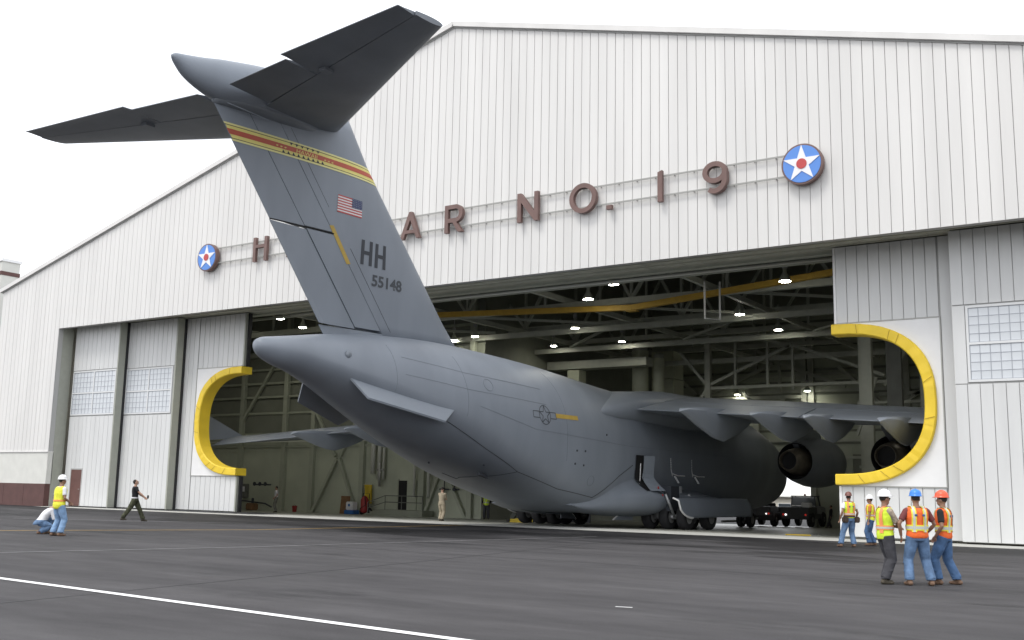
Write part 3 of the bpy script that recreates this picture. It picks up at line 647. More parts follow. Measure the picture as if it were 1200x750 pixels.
# ------------------------------------------------------------ ceiling lamps
lamps = [((-24.85, 4.9, 12.0), .3, 'lit ceiling lamp nearest the door header, right of centre'), ((-28.07, 8.0, 12.0), .3, 'lit hanging lamp just below the yellow crane girder, centre'),
 ((-33.94, 16.6, 12.0), .27, 'lit hanging lamp under the left part of the yellow crane girder'), ((-34.17, 23.4, 12.0), .25, 'lit hanging lamp above the two round ducts'),
 ((-39.62, 23.2, 12.0), .25, 'lit lamp half hidden against a deep roof beam over the fuselage'), ((-44.4, 17.6, 12.0), .25, 'small lit lamp close above the fuselage crown'),
 ((-42.0, 16.8, 12.0), .27, 'lit hanging lamp closest to the right of the tail fin'), ((-17.15, 8.2, 12.0), .3, 'lit hanging lamp high beside the right door leaf'),
 ((-22.74, 16.4, 12.0), .28, 'lit hanging lamp left of the vertical bracing near the right door'), ((-22.81, 23.0, 12.0), .27, 'lit lamp above the peaked frame, left of the yellow pad tip'),
 ((-33.45, 42.6, 9.9), .25, 'lit lamp low on the rear wall, left of two'), ((-27.5, 42.6, 10.0), .25, 'lit lamp low on the rear wall, right of two'),
 ((-48.5, 4.9, 12.0), .3, 'lit lamp under the header above the tail cone, upper left'), ((-49.9, 8.3, 12.0), .27, 'lit hanging lamp above the tail cone, lower right')]
lamps += [((x, y, 12.0), .3, 'added ceiling lamp, unseen behind the door leaves, brightening the interior') for x, y in ((-56.5, 8), (-62, 13), (-56.5, 14.5), (-66, 8), (-9.5, 9), (-3, 9), (-9.5, 17), (-9.5, 25), (-3, 25), (-9.5, 34))]  # added lamps, hidden from the camera, as extra fill for the interior
for (x, y, z), r, lab in lamps:
    t = thing('ceiling_lamp', lab, 'lamp', (x, y, z), group='lit high bay lamps under the hangar roof')
    bm = bmesh.new(); lathe(bm, [(r, -.02), (r*.97, .05), (r*.55, .28), (r*.3, .42), (r*.3, .62)], (0, 0, 0), k=20); recalc(bm); obj('shade', bm, 'in_steel', t, True)
    bm = bmesh.new(); lathe(bm, [(r*.9, -.05), (r*.9, -.03)], (0, 0, 0), k=20); recalc(bm); obj('lens', bm, 'lamp_glow', t)
    bm = bmesh.new(); lathe(bm, [(r*.45, .62), (r*.45, .85)], (0, 0, 0), k=12); recalc(bm); obj('ballast', bm, 'lamp_metal', t)
    bm = bmesh.new(); tube(bm, [(0, 0, .85), (0, 0, 1.6 if z > 11 else .9)], .025, 5); obj('stem', bm, 'lamp_metal', t)

# ------------------------------------------------------------ the cargo aircraft (x = lateral, y = forward, z = up)
AX, AY = -28.0795, -0.0404676
PL = thing('cargo_aircraft', 'large grey four engined T-tailed military transport backed out of the hangar tail first', 'aircraft', (AX, 0, 0), AY)
# fuselage stations: t, top, bottom, z of widest point, half width, lower exponent
FT = [(-14.98, 6.83, 6.50, 6.66, .14, 2), (-14.75, 6.96, 6.30, 6.64, .36, 2), (-14.2, 7.06, 6.06, 6.58, .58, 2.), (-13.2, 7.22, 5.82, 6.5, .90, 1.95), (-11.9, 7.44, 5.42, 6.2, 1.33, 1.9), (-9.6, 7.72, 4.46, 5.70, 2.05, 1.9),
 (-7.4, 7.86, 3.60, 5.15, 2.64, 2.0), (-5.3, 7.90, 2.88, 4.75, 3.02, 2.3), (-2.5, 7.82, 2.06, 4.35, 3.30, 3.0), (.9, 7.66, 1.22, 4.05, 3.42, 3.5), (3.5, 7.45, .68, 4.0, 3.45, 3.5), (6.8, 7.15, .56, 3.95, 3.45, 3.0), (11.7, 6.85, .5, 3.9, 3.45, 2.4),
 (18, 6.75, .45, 3.85, 3.45, 2.1), (21.5, 6.75, .40, 3.75, 3.38, 2.05), (24.5, 6.6, .45, 3.65, 2.95, 2), (27.5, 6.2, .6, 3.4, 2.15, 2), (31, 5.3, 1.0, 3.2, 1.45, 2), (32.6, 4.5, 1.5, 3.0, .95, 2), (33.6, 3.8, 2.1, 2.9, .5, 2), (34.0, 3.1, 2.7, 2.85, .15, 2)]
def fsec(t): return sinterp(FT, t)
def fpt(t, a):
    top, bot, zc, w_, nb = fsec(t); c, s = math.cos(a), math.sin(a)
    n = 2 if s >= 0 else nb
    return Vector((w_*math.copysign(abs(c)**(2/n), c), t, zc+((top-zc) if s >= 0 else (zc-bot))*math.copysign(abs(s)**(2/n), s)))
def fside(t, z, off=0.0):
    """starboard surface point at station t and height z"""
    top, bot, zc, w_, nb = fsec(t)
    def bb(z):
        n = 2 if z >= zc else nb; q = min(1, abs(z-zc)/((top-zc) if z >= zc else (zc-bot)))
        return w_*(1-q**n)**(1/n)
    b = bb(z); dz = .02; db = (bb(min(top, z+dz))-bb(max(bot, z-dz)))/(2*dz); n = Vector((1, 0, -db)).normalized()
    return Vector((b, t, z))+n*off
bm = bmesh.new(); ts = []
t_ = -14.98
while t_ < 34.0: ts.append(t_); t_ += .12 if t_ < -13.5 or t_ > 33 else .45
ts.append(34.0)
KA = 72; loft(bm, [[fpt(t_, 2*math.pi*i/KA) for i in range(KA)] for t_ in ts]); recalc(bm)
FU = obj('fuselage', bm, 'plane_grey', PL, True)
def surf_line(pts, r=.014, m='seam', name='skin_seam', off=.003, sub=10):
    P = []
    for (a, b) in zip(pts, pts[1:]):
        for i in range(sub): P.append(fside(lerp(a[0], b[0], i/sub), lerp(a[1], b[1], i/sub), off))
    P.append(fside(*pts[-1], off)); bm = bmesh.new(); tube(bm, P, r, 4); return obj(name, bm, m, FU)
# seams: ramp edge, cargo door edge, fairing edge, faint frame lines
surf_line([(-7.0, 4.35), (-4.6, 3.35), (-2.3, 2.45), (.6, 1.75), (3.3, 1.38)], .015)
surf_line([(-4.3, 1.98+.35), (-3.3, 2.1), (-2.3, 2.45)], .013)
surf_line([(3.3, 1.38), (4.1, 1.85), (5.1, 2.45), (6.3, 2.98)], .013, off=.02)
for z in (6.3, 5.6): surf_line([(-9.2, z+.45), (-6, z+.1), (-1, z-.15)], .007, 'faint')
surf_line([(-9.6, 7.2), (-9.6, 5.0)], .007, 'faint')
for t0 in (-6.2, .4, 9.0): surf_line([(t0, 7.1 if t0 < 3 else 6.3), (t0+.05, 5.5), (t0, 4.6 if t0 < -6 else 3.0)], .006, 'faint')
surf_line([(-5.5, 5.05), (-2, 4.3), (6, 3.9), (18, 3.8)], .006, 'faint')
for t0, z0, r0 in ((-4.8, 6.0, .28), (2.6, 2.15, .26)):
    bm = bmesh.new(); P = [fside(t0+r0*math.cos(2*math.pi*i/20), z0+r0*.9*math.sin(2*math.pi*i/20), .004) for i in range(21)]; tube(bm, P, .009, 4); obj('access_panel', bm, 'faint', FU)
for t0, z0 in ((1.2, 3.5), (1.9, 3.5), (1.1, 2.9), (1.8, 2.85), (-5.2, 2.75), (-3.9, 2.7), (3.8, 4.35)):
    bm = bmesh.new(); lathe(bm, [(.05, -.02), (.05, .02)], fside(t0, z0), 'x', 8); recalc(bm); obj('vent', bm, 'mark_dark', FU)
bm = bmesh.new(); P = fside(-11.6, 6.6); lathe(bm, [(.16, -.05), (.14, .04), (.05, .07)], P, 'x', 12); recalc(bm); obj('sensor_port', bm, 'plane_light', FU, True)
bm = bmesh.new(); P = fpt(-3.2, R(-72)); beam(bm, P+Vector((0, -.3, 0)), P+Vector((0, .25, -.14)), .16, .12); obj('drain_scoop', bm, 'mark_dark', FU)
# low visibility national insignia and gold bar
def on_fus(name, polys, m, parent=FU, off=.008, sub=1):
    vs, fs = [], []
    for p in polys:
        i0 = len(vs); vs += [fside(t, z, off) for t, z in p]; fs.append(tuple(range(i0, i0+len(p))))
    return sheet(name, vs, fs, m, parent)
def outline(path, wd, closed=True):
    o = []; n = len(path)
    for i in range(n if closed else n-1):
        (x0, y0), (x1, y1) = path[i], path[(i+1) % n]; dx, dy = x1-x0, y1-y0; L = math.hypot(dx, dy); nx, ny = -dy/L*wd/2, dx/L*wd/2
        o.append([(x0-nx, y0-ny), (x1-nx, y1-ny), (x1+nx, y1+ny), (x0+nx, y0+ny)])
    return o
cx, cz, rr = -1.25, 4.97, .42
circ = [(cx+rr*math.cos(2*math.pi*i/28), cz+rr*math.sin(2*math.pi*i/28)) for i in range(28)]
star = [(cx+(rr if i % 2 == 0 else rr*.4)*math.cos(math.pi/2+i*math.pi/5), cz+(rr if i % 2 == 0 else rr*.4)*math.sin(math.pi/2+i*math.pi/5)) for i in range(10)]
bars = [[(cx+s*.40, cz+.14), (cx+s*.86, cz+.14), (cx+s*.86, cz-.14), (cx+s*.40, cz-.14)] for s in (-1, 1)]
on_fus('national_insignia', outline(circ, .035)+outline(star, .04)+outline(bars[0], .035, False)+outline(bars[1], .035, False), 'mark_grey', FU, .010)
on_fus('gold_bar', [[(-.38+i*.2, 4.89), (-.38+(i+1)*.2, 4.89), (-.38+(i+1)*.2, 5.09), (-.38+i*.2, 5.09)] for i in range(9)], 'mark_gold', FU, .010)

# aft strakes
for s in (1, -1):
    q = [(-13.05+.2, 5.45), (-7.05, 4.72)]; vs = []
    def edge(t, z): p = fside(t, z); return Vector((s*p.x, p.y, p.z))
    a, b = edge(-11.4, 5.70), edge(-6.9, 4.76)
    a2, b2 = Vector((s*(abs(a.x)+.62), -11.05, 4.97)), Vector((s*(abs(b.x)+.28), -7.75, 4.27))
    for th in (.035, -.035):
        for p in (a, b, b2, a2): vs.append(p+Vector((s*.4*th, 0, th)))
    pobj('strake', vs, [(0,1,2,3),(7,6,5,4),(0,4,5,1),(1,5,6,2),(2,6,7,3),(3,7,4,0)], 'plane_light', PL)

# fin
def LEt(z): return interp([(7.6, -3.3), (8.0, -3.75), (8.5, -4.35), (14.5, -9.62), (16.6, -11.1)], z)[0]
def TEt(z): return -11.79-.78*(z-7.75)
def HGt(z): return -8.72-.815*(z-7.81)
def MDt(z): return -10.11-.812*(z-7.8)
def naca(u): u = min(1, max(0, u)); return 5*(.2969*math.sqrt(u)-.126*u-.3516*u*u+.2843*u**3-.1036*u**4)
def finb(t, z):
    c = LEt(z)-TEt(z); u = (LEt(z)-t)/c; return .105*c*naca(u)
def fin_part(name, ta, tb, z0, z1, m, nu=14, nz=14, parent=PL, dlt=0):
    """solid between chord lines ta(z) (forward) and tb(z) (aft)"""
    bm = bmesh.new(); rings = []
    for j in range(nz+1):
        z = lerp(z0, z1, j/nz); fa, fb = ta(z), tb(z); P = []
        us = [(1-math.cos(math.pi*i/nu))/2 if ta is LEt else i/nu for i in range(nu+1)]
        for u in us: t = lerp(fa, fb, u); P.append((max(finb(t, z), .012)+dlt*u, t, z))
        for u in us[::-1]: t = lerp(fa, fb, u); P.append((-max(finb(t, z), .012)+dlt*u, t, z))
        rings.append(P)
    loft(bm, rings); recalc(bm); return obj(name, bm, m, parent)
FN = fin_part('tail_fin', LEt, HGt, 7.55, 16.4, 'plane_grey', 18); FN.data.shade_smooth()
G = .028
sh = lambda f, d_: (lambda z: f(z)+d_)
RU = fin_part('upper_rudder', sh(HGt, -G), sh(MDt, G*.6), 11.47, 15.2, 'plane_grey', 6)
fin_part('rudder_tab', sh(MDt, -G*.6), TEt, 11.44, 15.2, 'plane_grey', 6, parent=RU)
RL = fin_part('lower_rudder', sh(HGt, -G), sh(MDt, G*.6), 7.93, 11.37, 'plane_grey', 6, dlt=.03)
fin_part('rudder_tab', sh(MDt, -G*.6), sh(TEt, -.22), 7.86, 11.33, 'plane_grey', 6, parent=RL, dlt=.16)
fin_part('fin_fairing', HGt, sh(TEt, -.12), 7.1, 7.82, 'plane_grey', 8, 3)
def fdec(t, z, off=.012): return Vector((finb(t, z)+off, t, z))
def fin_line(f, z0, z1, name='fin_seam', r=.010, n=20):
    bm = bmesh.new(); tube(bm, [fdec(f(lerp(z0, z1, i/n)), lerp(z0, z1, i/n), .004) for i in range(n+1)], r, 4); obj(name, bm, 'mark_dark', PL)
fin_line(lambda z: HGt(z)+.55, 7.95, 11.0, r=.008); fin_line(lambda z: HGt(z)+.45, 12.4, 15.0, r=.006)
for zz in (11.42,): 
    bm = bmesh.new(); tube(bm, [fdec(lerp(HGt(zz), TEt(zz), i/8), zz, .0) for i in range(9)], .03, 5); obj('rudder_gap', bm, 'black', PL)
# band: z edge lines measured along the chord (band falls forward)
def bandz(t, k):      # k = 0 lower edge .. 1 upper edge
    u = (t+17.3)/(17.3-9.8); return lerp(lerp(13.86, 13.93, u), lerp(14.46, 14.55, u), k)
def band(name, k0, k1, m, off, t0=None, t1=None, side=1):
    n = 40; vs, fs = [], []
    for i in range(n+1):
        for k in (k0, k1):
            # clip to trailing and leading edge
            lo, hi = -17.6, -9.0
            z = bandz(lerp(lo, hi, i/n), k); a = TEt(z)+.0 if t0 is None else t0; b = LEt(z)-.04 if t1 is None else t1
            t = lerp(a, b, i/n); z = bandz(t, k); p = fdec(t, z, off); p.x *= side; vs.append(p)
    fs = [(2*i, 2*i+2, 2*i+3, 2*i+1) for i in range(n)]
    return sheet(name, vs, fs, m, BD if name != 'tail_band' else PL)
BD = None
for s in (1, -1):
    BD = band('tail_band', 0, 1, 'mark_yellow', .010, side=s)
    band('band_edge', 0, .10, 'mark_pale', .014, side=s); band('band_edge', .90, 1, 'mark_pale', .014, side=s)
    band('band_line', .12, .155, 'mark_dark', .016, side=s); band('band_line', .845, .88, 'mark_dark', .016, side=s)
    band('red_stripe', .36, .66, 'mark_red', .018, side=s)
    tri = []
    for i in range(9): t0 = -14.45+i*.235; tri.append([(t0, bandz(t0, .13)), (t0+.15, bandz(t0+.15, .13)), (t0+.04, bandz(t0, .33))])
    for i in range(6): t0 = -14.15+i*.26; tri.append([(t0, bandz(t0, .90)), (t0+.15, bandz(t0+.15, .90)), (t0+.075, bandz(t0, .72))])
    vs = []; fs = []
    for p in tri:
        i0 = len(vs); vs += [Vector((s*(finb(t, z)+.021), t, z)) for t, z in p]; fs.append((i0, i0+1, i0+2))
    sheet('band_figures', vs, fs, 'mark_dark', BD)
def text_mesh(txt, width, height, bold=0.0, res=3, spacing=1.0):
    cu = bpy.data.curves.new('t', 'FONT'); cu.body = txt; cu.resolution_u = res; cu.offset = bold; cu.space_character = spacing
    o = bpy.data.objects.new('t', cu); COL.objects.link(o); bpy.context.view_layer.update()
    me = bpy.data.meshes.new_from_object(o.evaluated_get(bpy.context.evaluated_depsgraph_get()))
    bpy.data.objects.remove(o); xs = [v.co.x for v in me.vertices]; ys = [v.co.y for v in me.vertices]
    x0, x1, y0, y1 = min(xs), max(xs), min(ys), max(ys)
    for v in me.vertices: v.co = ((v.co.x-x0)/(x1-x0)*width, (v.co.y-y0)/(y1-y0)*height, 0)
    return me
def fin_text(name, txt, t0, z0, wd, ht, m, off=.014, slope=0, bold=.02, sp=1., parent=None):
    me = text_mesh(txt, wd, ht, bold, spacing=sp)
    for v in me.vertices:
        t, z = t0+v.co.x, z0+v.co.y+slope*v.co.x; v.co = fdec(t, z, off)
    return link(name, me, m, parent or PL)
# unit lettering as block strokes
def fin_polys(name, polys, m, off=.014, parent=PL):
    vs, fs = [], []
    for p in polys:
        i0 = len(vs); vs += [fdec(t, z, off) for t, z in p]; fs.append(tuple(range(i0, i0+len(p))))
    return sheet(name, vs, fs, m, parent)
def rect(a, b, c, d_): return [(a, c), (b, c), (b, d_), (a, d_)]
for t0 in (-10.20, -9.42):
    w_, h_, z0 = .62, 1.0, 10.48-(t0+10.2)*.02
    fin_polys('tail_letter', [rect(t0, t0+.17, z0, z0+h_), rect(t0+w_-.17, t0+w_, z0, z0+h_), rect(t0+.17, t0+w_-.17, z0+.42, z0+.57)], 'mark_dark')
fin_text('tail_number', '55148', -9.52, 9.69, 1.74, .48, 'mark_grey', bold=.028)
for s in (1,): fin_text('band_lettering', 'HAWAII', -13.80, 14.115, 1.0, .15, 'mark_yellow', .022, .008, bold=.0)
for t0 in (-14.75, -12.45): fin_text('band_lettering', '* * *', t0, 14.15, .5, .06, 'mark_yellow', .022)
# flag (stars forward)
f0, f1, z0, z1 = -11.60, -10.28, 12.32, 13.02; hh = (z1-z0)/13
FL = fin_polys('flag', [rect(f0, f1, z0+i*hh, z0+(i+1)*hh) for i in range(0, 13, 2)], 'flag_red', .014)
fin_polys('flag_stripes', [rect(f0, f1, z0+i*hh, z0+(i+1)*hh) for i in range(1, 13, 2)], 'flag_white', .016, FL)
fin_polys('flag_canton', [rect(f1-.56, f1, z0+6*hh, z1)], 'flag_blue', .019, FL)
st = []
for r_ in range(5):
    for c_ in range(6):
        cx_, cz_ = f1-.52+c_*.095, z1-.045-r_*.075; st.append([(cx_+.016*math.cos(2.51*i+1.57), cz_+.016*math.sin(2.51*i+1.57)) for i in range(3)])
fin_polys('flag_stars', st, 'flag_white', .022, FL)
fin_polys('gold_walkway_bar', [[(lerp(-11.92, -10.90, i/6), lerp(11.70, 10.34, i/6)), (lerp(-11.92, -10.90, (i+1)/6), lerp(11.70, 10.34, (i+1)/6)), (lerp(-11.72, -10.70, (i+1)/6), lerp(11.74, 10.38, (i+1)/6)), (lerp(-11.72, -10.70, i/6), lerp(11.74, 10.38, i/6))] for i in range(6)], 'mark_gold')

# bullet fairing on top of the fin: t, z top, z bottom, half width
BT = [(-19.32, 16.16, 16.05, .05), (-19.2, 16.24, 15.90, .14), (-18.8, 16.32, 15.56, .27), (-18.1, 16.46, 15.28, .44), (-17.2, 16.68, 15.10, .62), (-15.0, 17.04, 15.0, .84), (-13.4, 16.9, 15.05, .80), (-12.2, 16.6, 15.35, .58), (-11.5, 16.35, 15.7, .32), (-11.1, 16.1, 15.95, .06)]
bm = bmesh.new(); rings = []
for i in range(44):
    t = lerp(-19.32, -11.1, (1-math.cos(math.pi*i/43))/2); a, b, w_ = sinterp(BT, t); zc, h2 = (a+b)/2, (a-b)/2
    rings.append([(max(w_, .03)*math.cos(2*math.pi*k/32), t, zc+max(h2, .03)*math.sin(2*math.pi*k/32)) for k in range(32)])
loft(bm, rings); recalc(bm); BF = obj('bullet_fairing', bm, 'plane_grey', PL, True)
bm = bmesh.new(); rings = []                   # fillet between fin and bullet
for i in range(30):
    t = lerp(-17.5, -12.0, i/29); u = i/29; w_ = .60*math.sin(math.pi*min(1, .02+u*.98))**.6 if u < 1 else .05
    rings.append([(max(.05, w_)*math.cos(2*math.pi*k/24), t, 15.28+.28*math.sin(2*math.pi*k/24)) for k in range(24)])
loft(bm, rings); recalc(bm); obj('fin_fillet', bm, 'plane_under', BF, True)
bm = bmesh.new(); beam(bm, (.42, -17.2, 15.0), (.42, -15.3, 14.93), .02, .03); obj('fairing_strip', bm, 'plane_light', BF)

# tailplane: panels between chord lines, thickness by naca
def surf_panel(name, root, tip, m, b0, b1, u0, u1, zfun, tfun, tc, parent, side, nb=8, nu=10, drop=0):
    """tfun(b)->(LE,TE); slab of aerofoil between chord fractions u0..u1"""
    bm = bmesh.new(); rings = []
    for j in range(nb+1):
        b = lerp(b0, b1, j/nb); le, te = tfun(b); c = le-te; P = []
        us = [u0+(u1-u0)*((1-math.cos(math.pi*i/nu))/2 if u0 == 0 else i/nu) for i in range(nu+1)]
        for u in us: P.append((side*b, le-u*c, zfun(b, u)+max(tc*c*naca(u), .012)-drop*(u-u0)))
        for u in us[::-1]: P.append((side*b, le-u*c, zfun(b, u)-max(tc*c*naca(u), .012)-drop*(u-u0)))
        rings.append(P)
    loft(bm, rings); recalc(bm); o = obj(name, bm, m, parent); o.data.shade_smooth()
    try: o.data.set_sharp_from_angle(angle=R(50))
    except Exception: pass
    return o
def st_t(b): return (-12.0-(b-.9)*.537, -17.62-(b-.9)*.125)
def st_z(b, u): return 15.62-.010*b-.10*u
for s in (1, -1):
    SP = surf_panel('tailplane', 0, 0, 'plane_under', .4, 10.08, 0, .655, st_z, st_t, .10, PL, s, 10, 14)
    surf_panel('inboard_elevator', 0, 0, 'plane_under', .9, 4.25, .665, .985, st_z, st_t, .10, SP, s, 5, 6, drop=.10)
    surf_panel('outboard_elevator', 0, 0, 'plane_under', 4.33, 10.0, .665, 1.05, st_z, st_t, .10, SP, s, 6, 6, drop=-.06)
    bm = bmesh.new(); box(bm, s*4.9-.16, s*4.9+.16, st_t(5)[0]-2.75, st_t(5)[0]-2.35, 15.27, 15.42); bmesh.ops.bevel(bm, geom=bm.edges[:], offset=.03); obj('hinge_fairing', bm, 'plane_under', SP)

# wings
def wg_t(b): return (20.4-b*.52, 7.0-b*.145) if b <= 25.9 else (6.93, 3.25)
def wg_z(b, u): return 6.62-.078*b-.55*u+.16*math.sin(math.pi*min(u, 1))
for s in (1, -1):
    WG = surf_panel('wing', 0, 0, 'plane_grey', 0, 25.9, 0, .74, wg_z, wg_t, .115, PL, s, 18, 16)
    FLs = [(3.6, 12.4, 'inboard_flap'), (12.5, 18.6, 'outboard_flap'), (18.7, 25.6, 'aileron')]
    for b0, b1, nm in FLs: surf_panel(nm, 0, 0, 'plane_grey', b0, b1, .75, 1.0, wg_z, wg_t, .115, WG, s, 8, 6, drop=.10)
    # winglet
    a = [(25.85, 6.2, 4.74), (25.85, 3.3, 4.42), (26.45, 2.7, 5.9), (26.45, 3.7, 6.0)]
    vs = [(s*(x-.05), y, z) for x, y, z in a]+[(s*(x+.05), y, z) for x, y, z in a]
    pobj('winglet', vs, [(0,1,2,3),(7,6,5,4),(0,4,5,1),(1,5,6,2),(2,6,7,3),(3,7,4,0)], 'plane_grey', WG)
    # flap hinge fairings (deep canoe shapes)
    for b, ta, wd, dp in ((7.75, 3.0, .52, 1.45), (11.1, 3.1, .50, 1.25), (13.5, 3.05, .42, 1.1), (16.9, 2.15, .42, 1.05)):
        bm = bmesh.new(); rings = []
        prof = [(0, .05, .04, .06), (.05, .22, .12, .5), (.2, .30, .45, .85), (.42, .30, .88, 1), (.55, .30, 1.0, 1), (.75, .34, .72, .8), (.92, .40, .36, .5), (1, .42, .1, .2)]
        L = 8.2 if b < 12 else 6.4
        for i in range(21):
            u = i/20; up_, dn, wf = interp(prof, u); t = ta+L*u; zz = wg_z(b, .95)-.22+(t-ta)*.035
            top, bot, hw = zz+up_*.8, zz-dn*dp*.92+.05, wd*max(wf, .08)
            rings.append([(s*b+hw*x, t, lerp(bot, top, q)) for x, q in ((-.15, 0), (.15, 0), (.55, .22), (.92, .55), (1, .8), (.8, 1), (-.8, 1), (-1, .8), (-.92, .55), (-.55, .22))])
        loft(bm, rings); recalc(bm); o = obj('flap_hinge_fairing', bm, 'plane_grey', WG); o.data.shade_smooth()
        try: o.data.set_sharp_from_angle(angle=R(35))
        except Exception: pass
# wing root fairing over the fuselage
for s in (1,):
    bm = bmesh.new(); rings = []
    RF = [(2.6, 2.9, 5.0, 5.25, .05), (3.6, 3.1, 5.05, 5.75, .3), (5.2, 3.35, 4.9, 6.3, .5), (7.5, 3.5, 4.85, 6.85, .7), (12, 3.75, 4.7, 7.25, .9), (17, 3.7, 4.9, 7.2, .9), (20, 3.3, 5.5, 6.95, .6), (21.8, 2.6, 6.2, 6.7, .3)]
    for i in range(30):
        t = lerp(2.6, 21.8, i/29); w_, lo, hi, _ = interp(RF, t)
        rings.append([(w_*math.copysign(abs(math.cos(a))**.6, math.cos(a)), t, (lo+hi)/2+(hi-lo)/2*math.copysign(abs(math.sin(a))**.8, math.sin(a))) for a in [2*math.pi*k/32 for k in range(32)]])
    loft(bm, rings); recalc(bm); obj('wing_root_fairing', bm, 'plane_grey', PL, True)

# engines with pylons
for s in (1, -1):
    for b, tr, zc in ((7.4, 17.6, 3.55), (14.1, 13.0, 3.62)):
        bm = bmesh.new(); lathe(bm, [(1.02, tr), (1.22, tr+.9), (1.40, tr+2.2), (1.44, tr+3.4), (1.36, tr+4.6), (1.20, tr+5.1), (1.12, tr+5.0), (1.05, tr+4.2)], (s*b, 0, zc), 'y', 40, cap=False)
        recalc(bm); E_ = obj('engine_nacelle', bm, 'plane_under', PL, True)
        bm = bmesh.new(); lathe(bm, [(1.02, tr), (.97, tr+.02), (.95, tr+.5), (.93, tr+1.2)], (s*b, 0, zc), 'y', 40, cap=False); obj('exhaust_duct', bm, 'black', E_, True)
        bm = bmesh.new(); lathe(bm, [(.95, tr+1.15), (.05, tr+1.2)], (s*b, 0, zc), 'y', 32, cap=False); obj('fan_duct', bm, 'black', E_)
        bm = bmesh.new(); lathe(bm, [(.84, tr+1.1), (.78, tr+.4), (.66, tr-.4), (.52, tr-1.05), (.49, tr-1.05), (.50, tr-.5)], (s*b, 0, zc), 'y', 36, cap=False); obj('core_nozzle', bm, 'nozzle', E_, True)
        bm = bmesh.new(); lathe(bm, [(.50, tr-.6), (.02, tr-.55)], (s*b, 0, zc), 'y', 24, cap=False); obj('core_opening', bm, 'black', E_)
        bm = bmesh.new(); lathe(bm, [(1.05, tr+4.6), (.05, tr+4.7)], (s*b, 0, zc), 'y', 24, cap=False); obj('fan_face', bm, 'mark_dark', E_)
        zt = wg_z(b, .3)
        vs = []
        for x in (-.16, .16):
            for (t, z) in ((tr-1.0, zt-.55), (tr+.3, zc+.75), (tr+4.0, zc+1.25), (tr+3.6, zc+1.7), (tr-1+.2, zt+.1)): vs.append((s*b+x, t, z))
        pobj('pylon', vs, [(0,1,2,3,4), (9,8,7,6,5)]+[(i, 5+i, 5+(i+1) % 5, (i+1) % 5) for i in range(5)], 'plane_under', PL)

# main gear pods
PT = [(2.4, -.25, 1.0, 1.35), (3.6, .06, .74, 1.7), (5.0, .48, .56, 2.15), (6.4, .98, .47, 2.4), (7.8, 1.40, .42, 2.4), (8.6, 1.42, .46, 2.3)]
PTf = [(9.2, 1.4, 1.1, 1.9), (10.2, 1.65, 1.05, 1.9), (14.5, 1.65, .95, 1.8), (17.0, 1.3, .75, 1.45), (19.0, .7, .7, 1.4), (20.6, 0., .8, 1.2)]
def pod_ring(s, t, w_, lo, hi, k=20):
    """profile that leaves the fuselage skin at z = hi, swells to w_ and tucks under at z = lo"""
    P = []; w_ = w_+fside(t, lerp(hi, lo, .5)).x
    for i in range(k+1):
        q = i/k; z = lerp(hi, lo, q); zb = max(z, fsec(t)[1]+.12); fb = fside(t, zb).x
        bulge = (.5-.5*math.cos(math.pi*min(1, q/.5))) if q < .5 else math.sqrt(max(0, 1-((q-.5)/.5)**2.6))
        base = fb-.03 if q < .5 else lerp(fside(t, lerp(hi, lo, .5)).x-.03, 2.4, (q-.5)/.5)
        P.append((s*(base+(w_-base)*bulge), t, z))
    P.append((s*1.6, t, lo)); P.append((s*1.6, t, hi)); return P
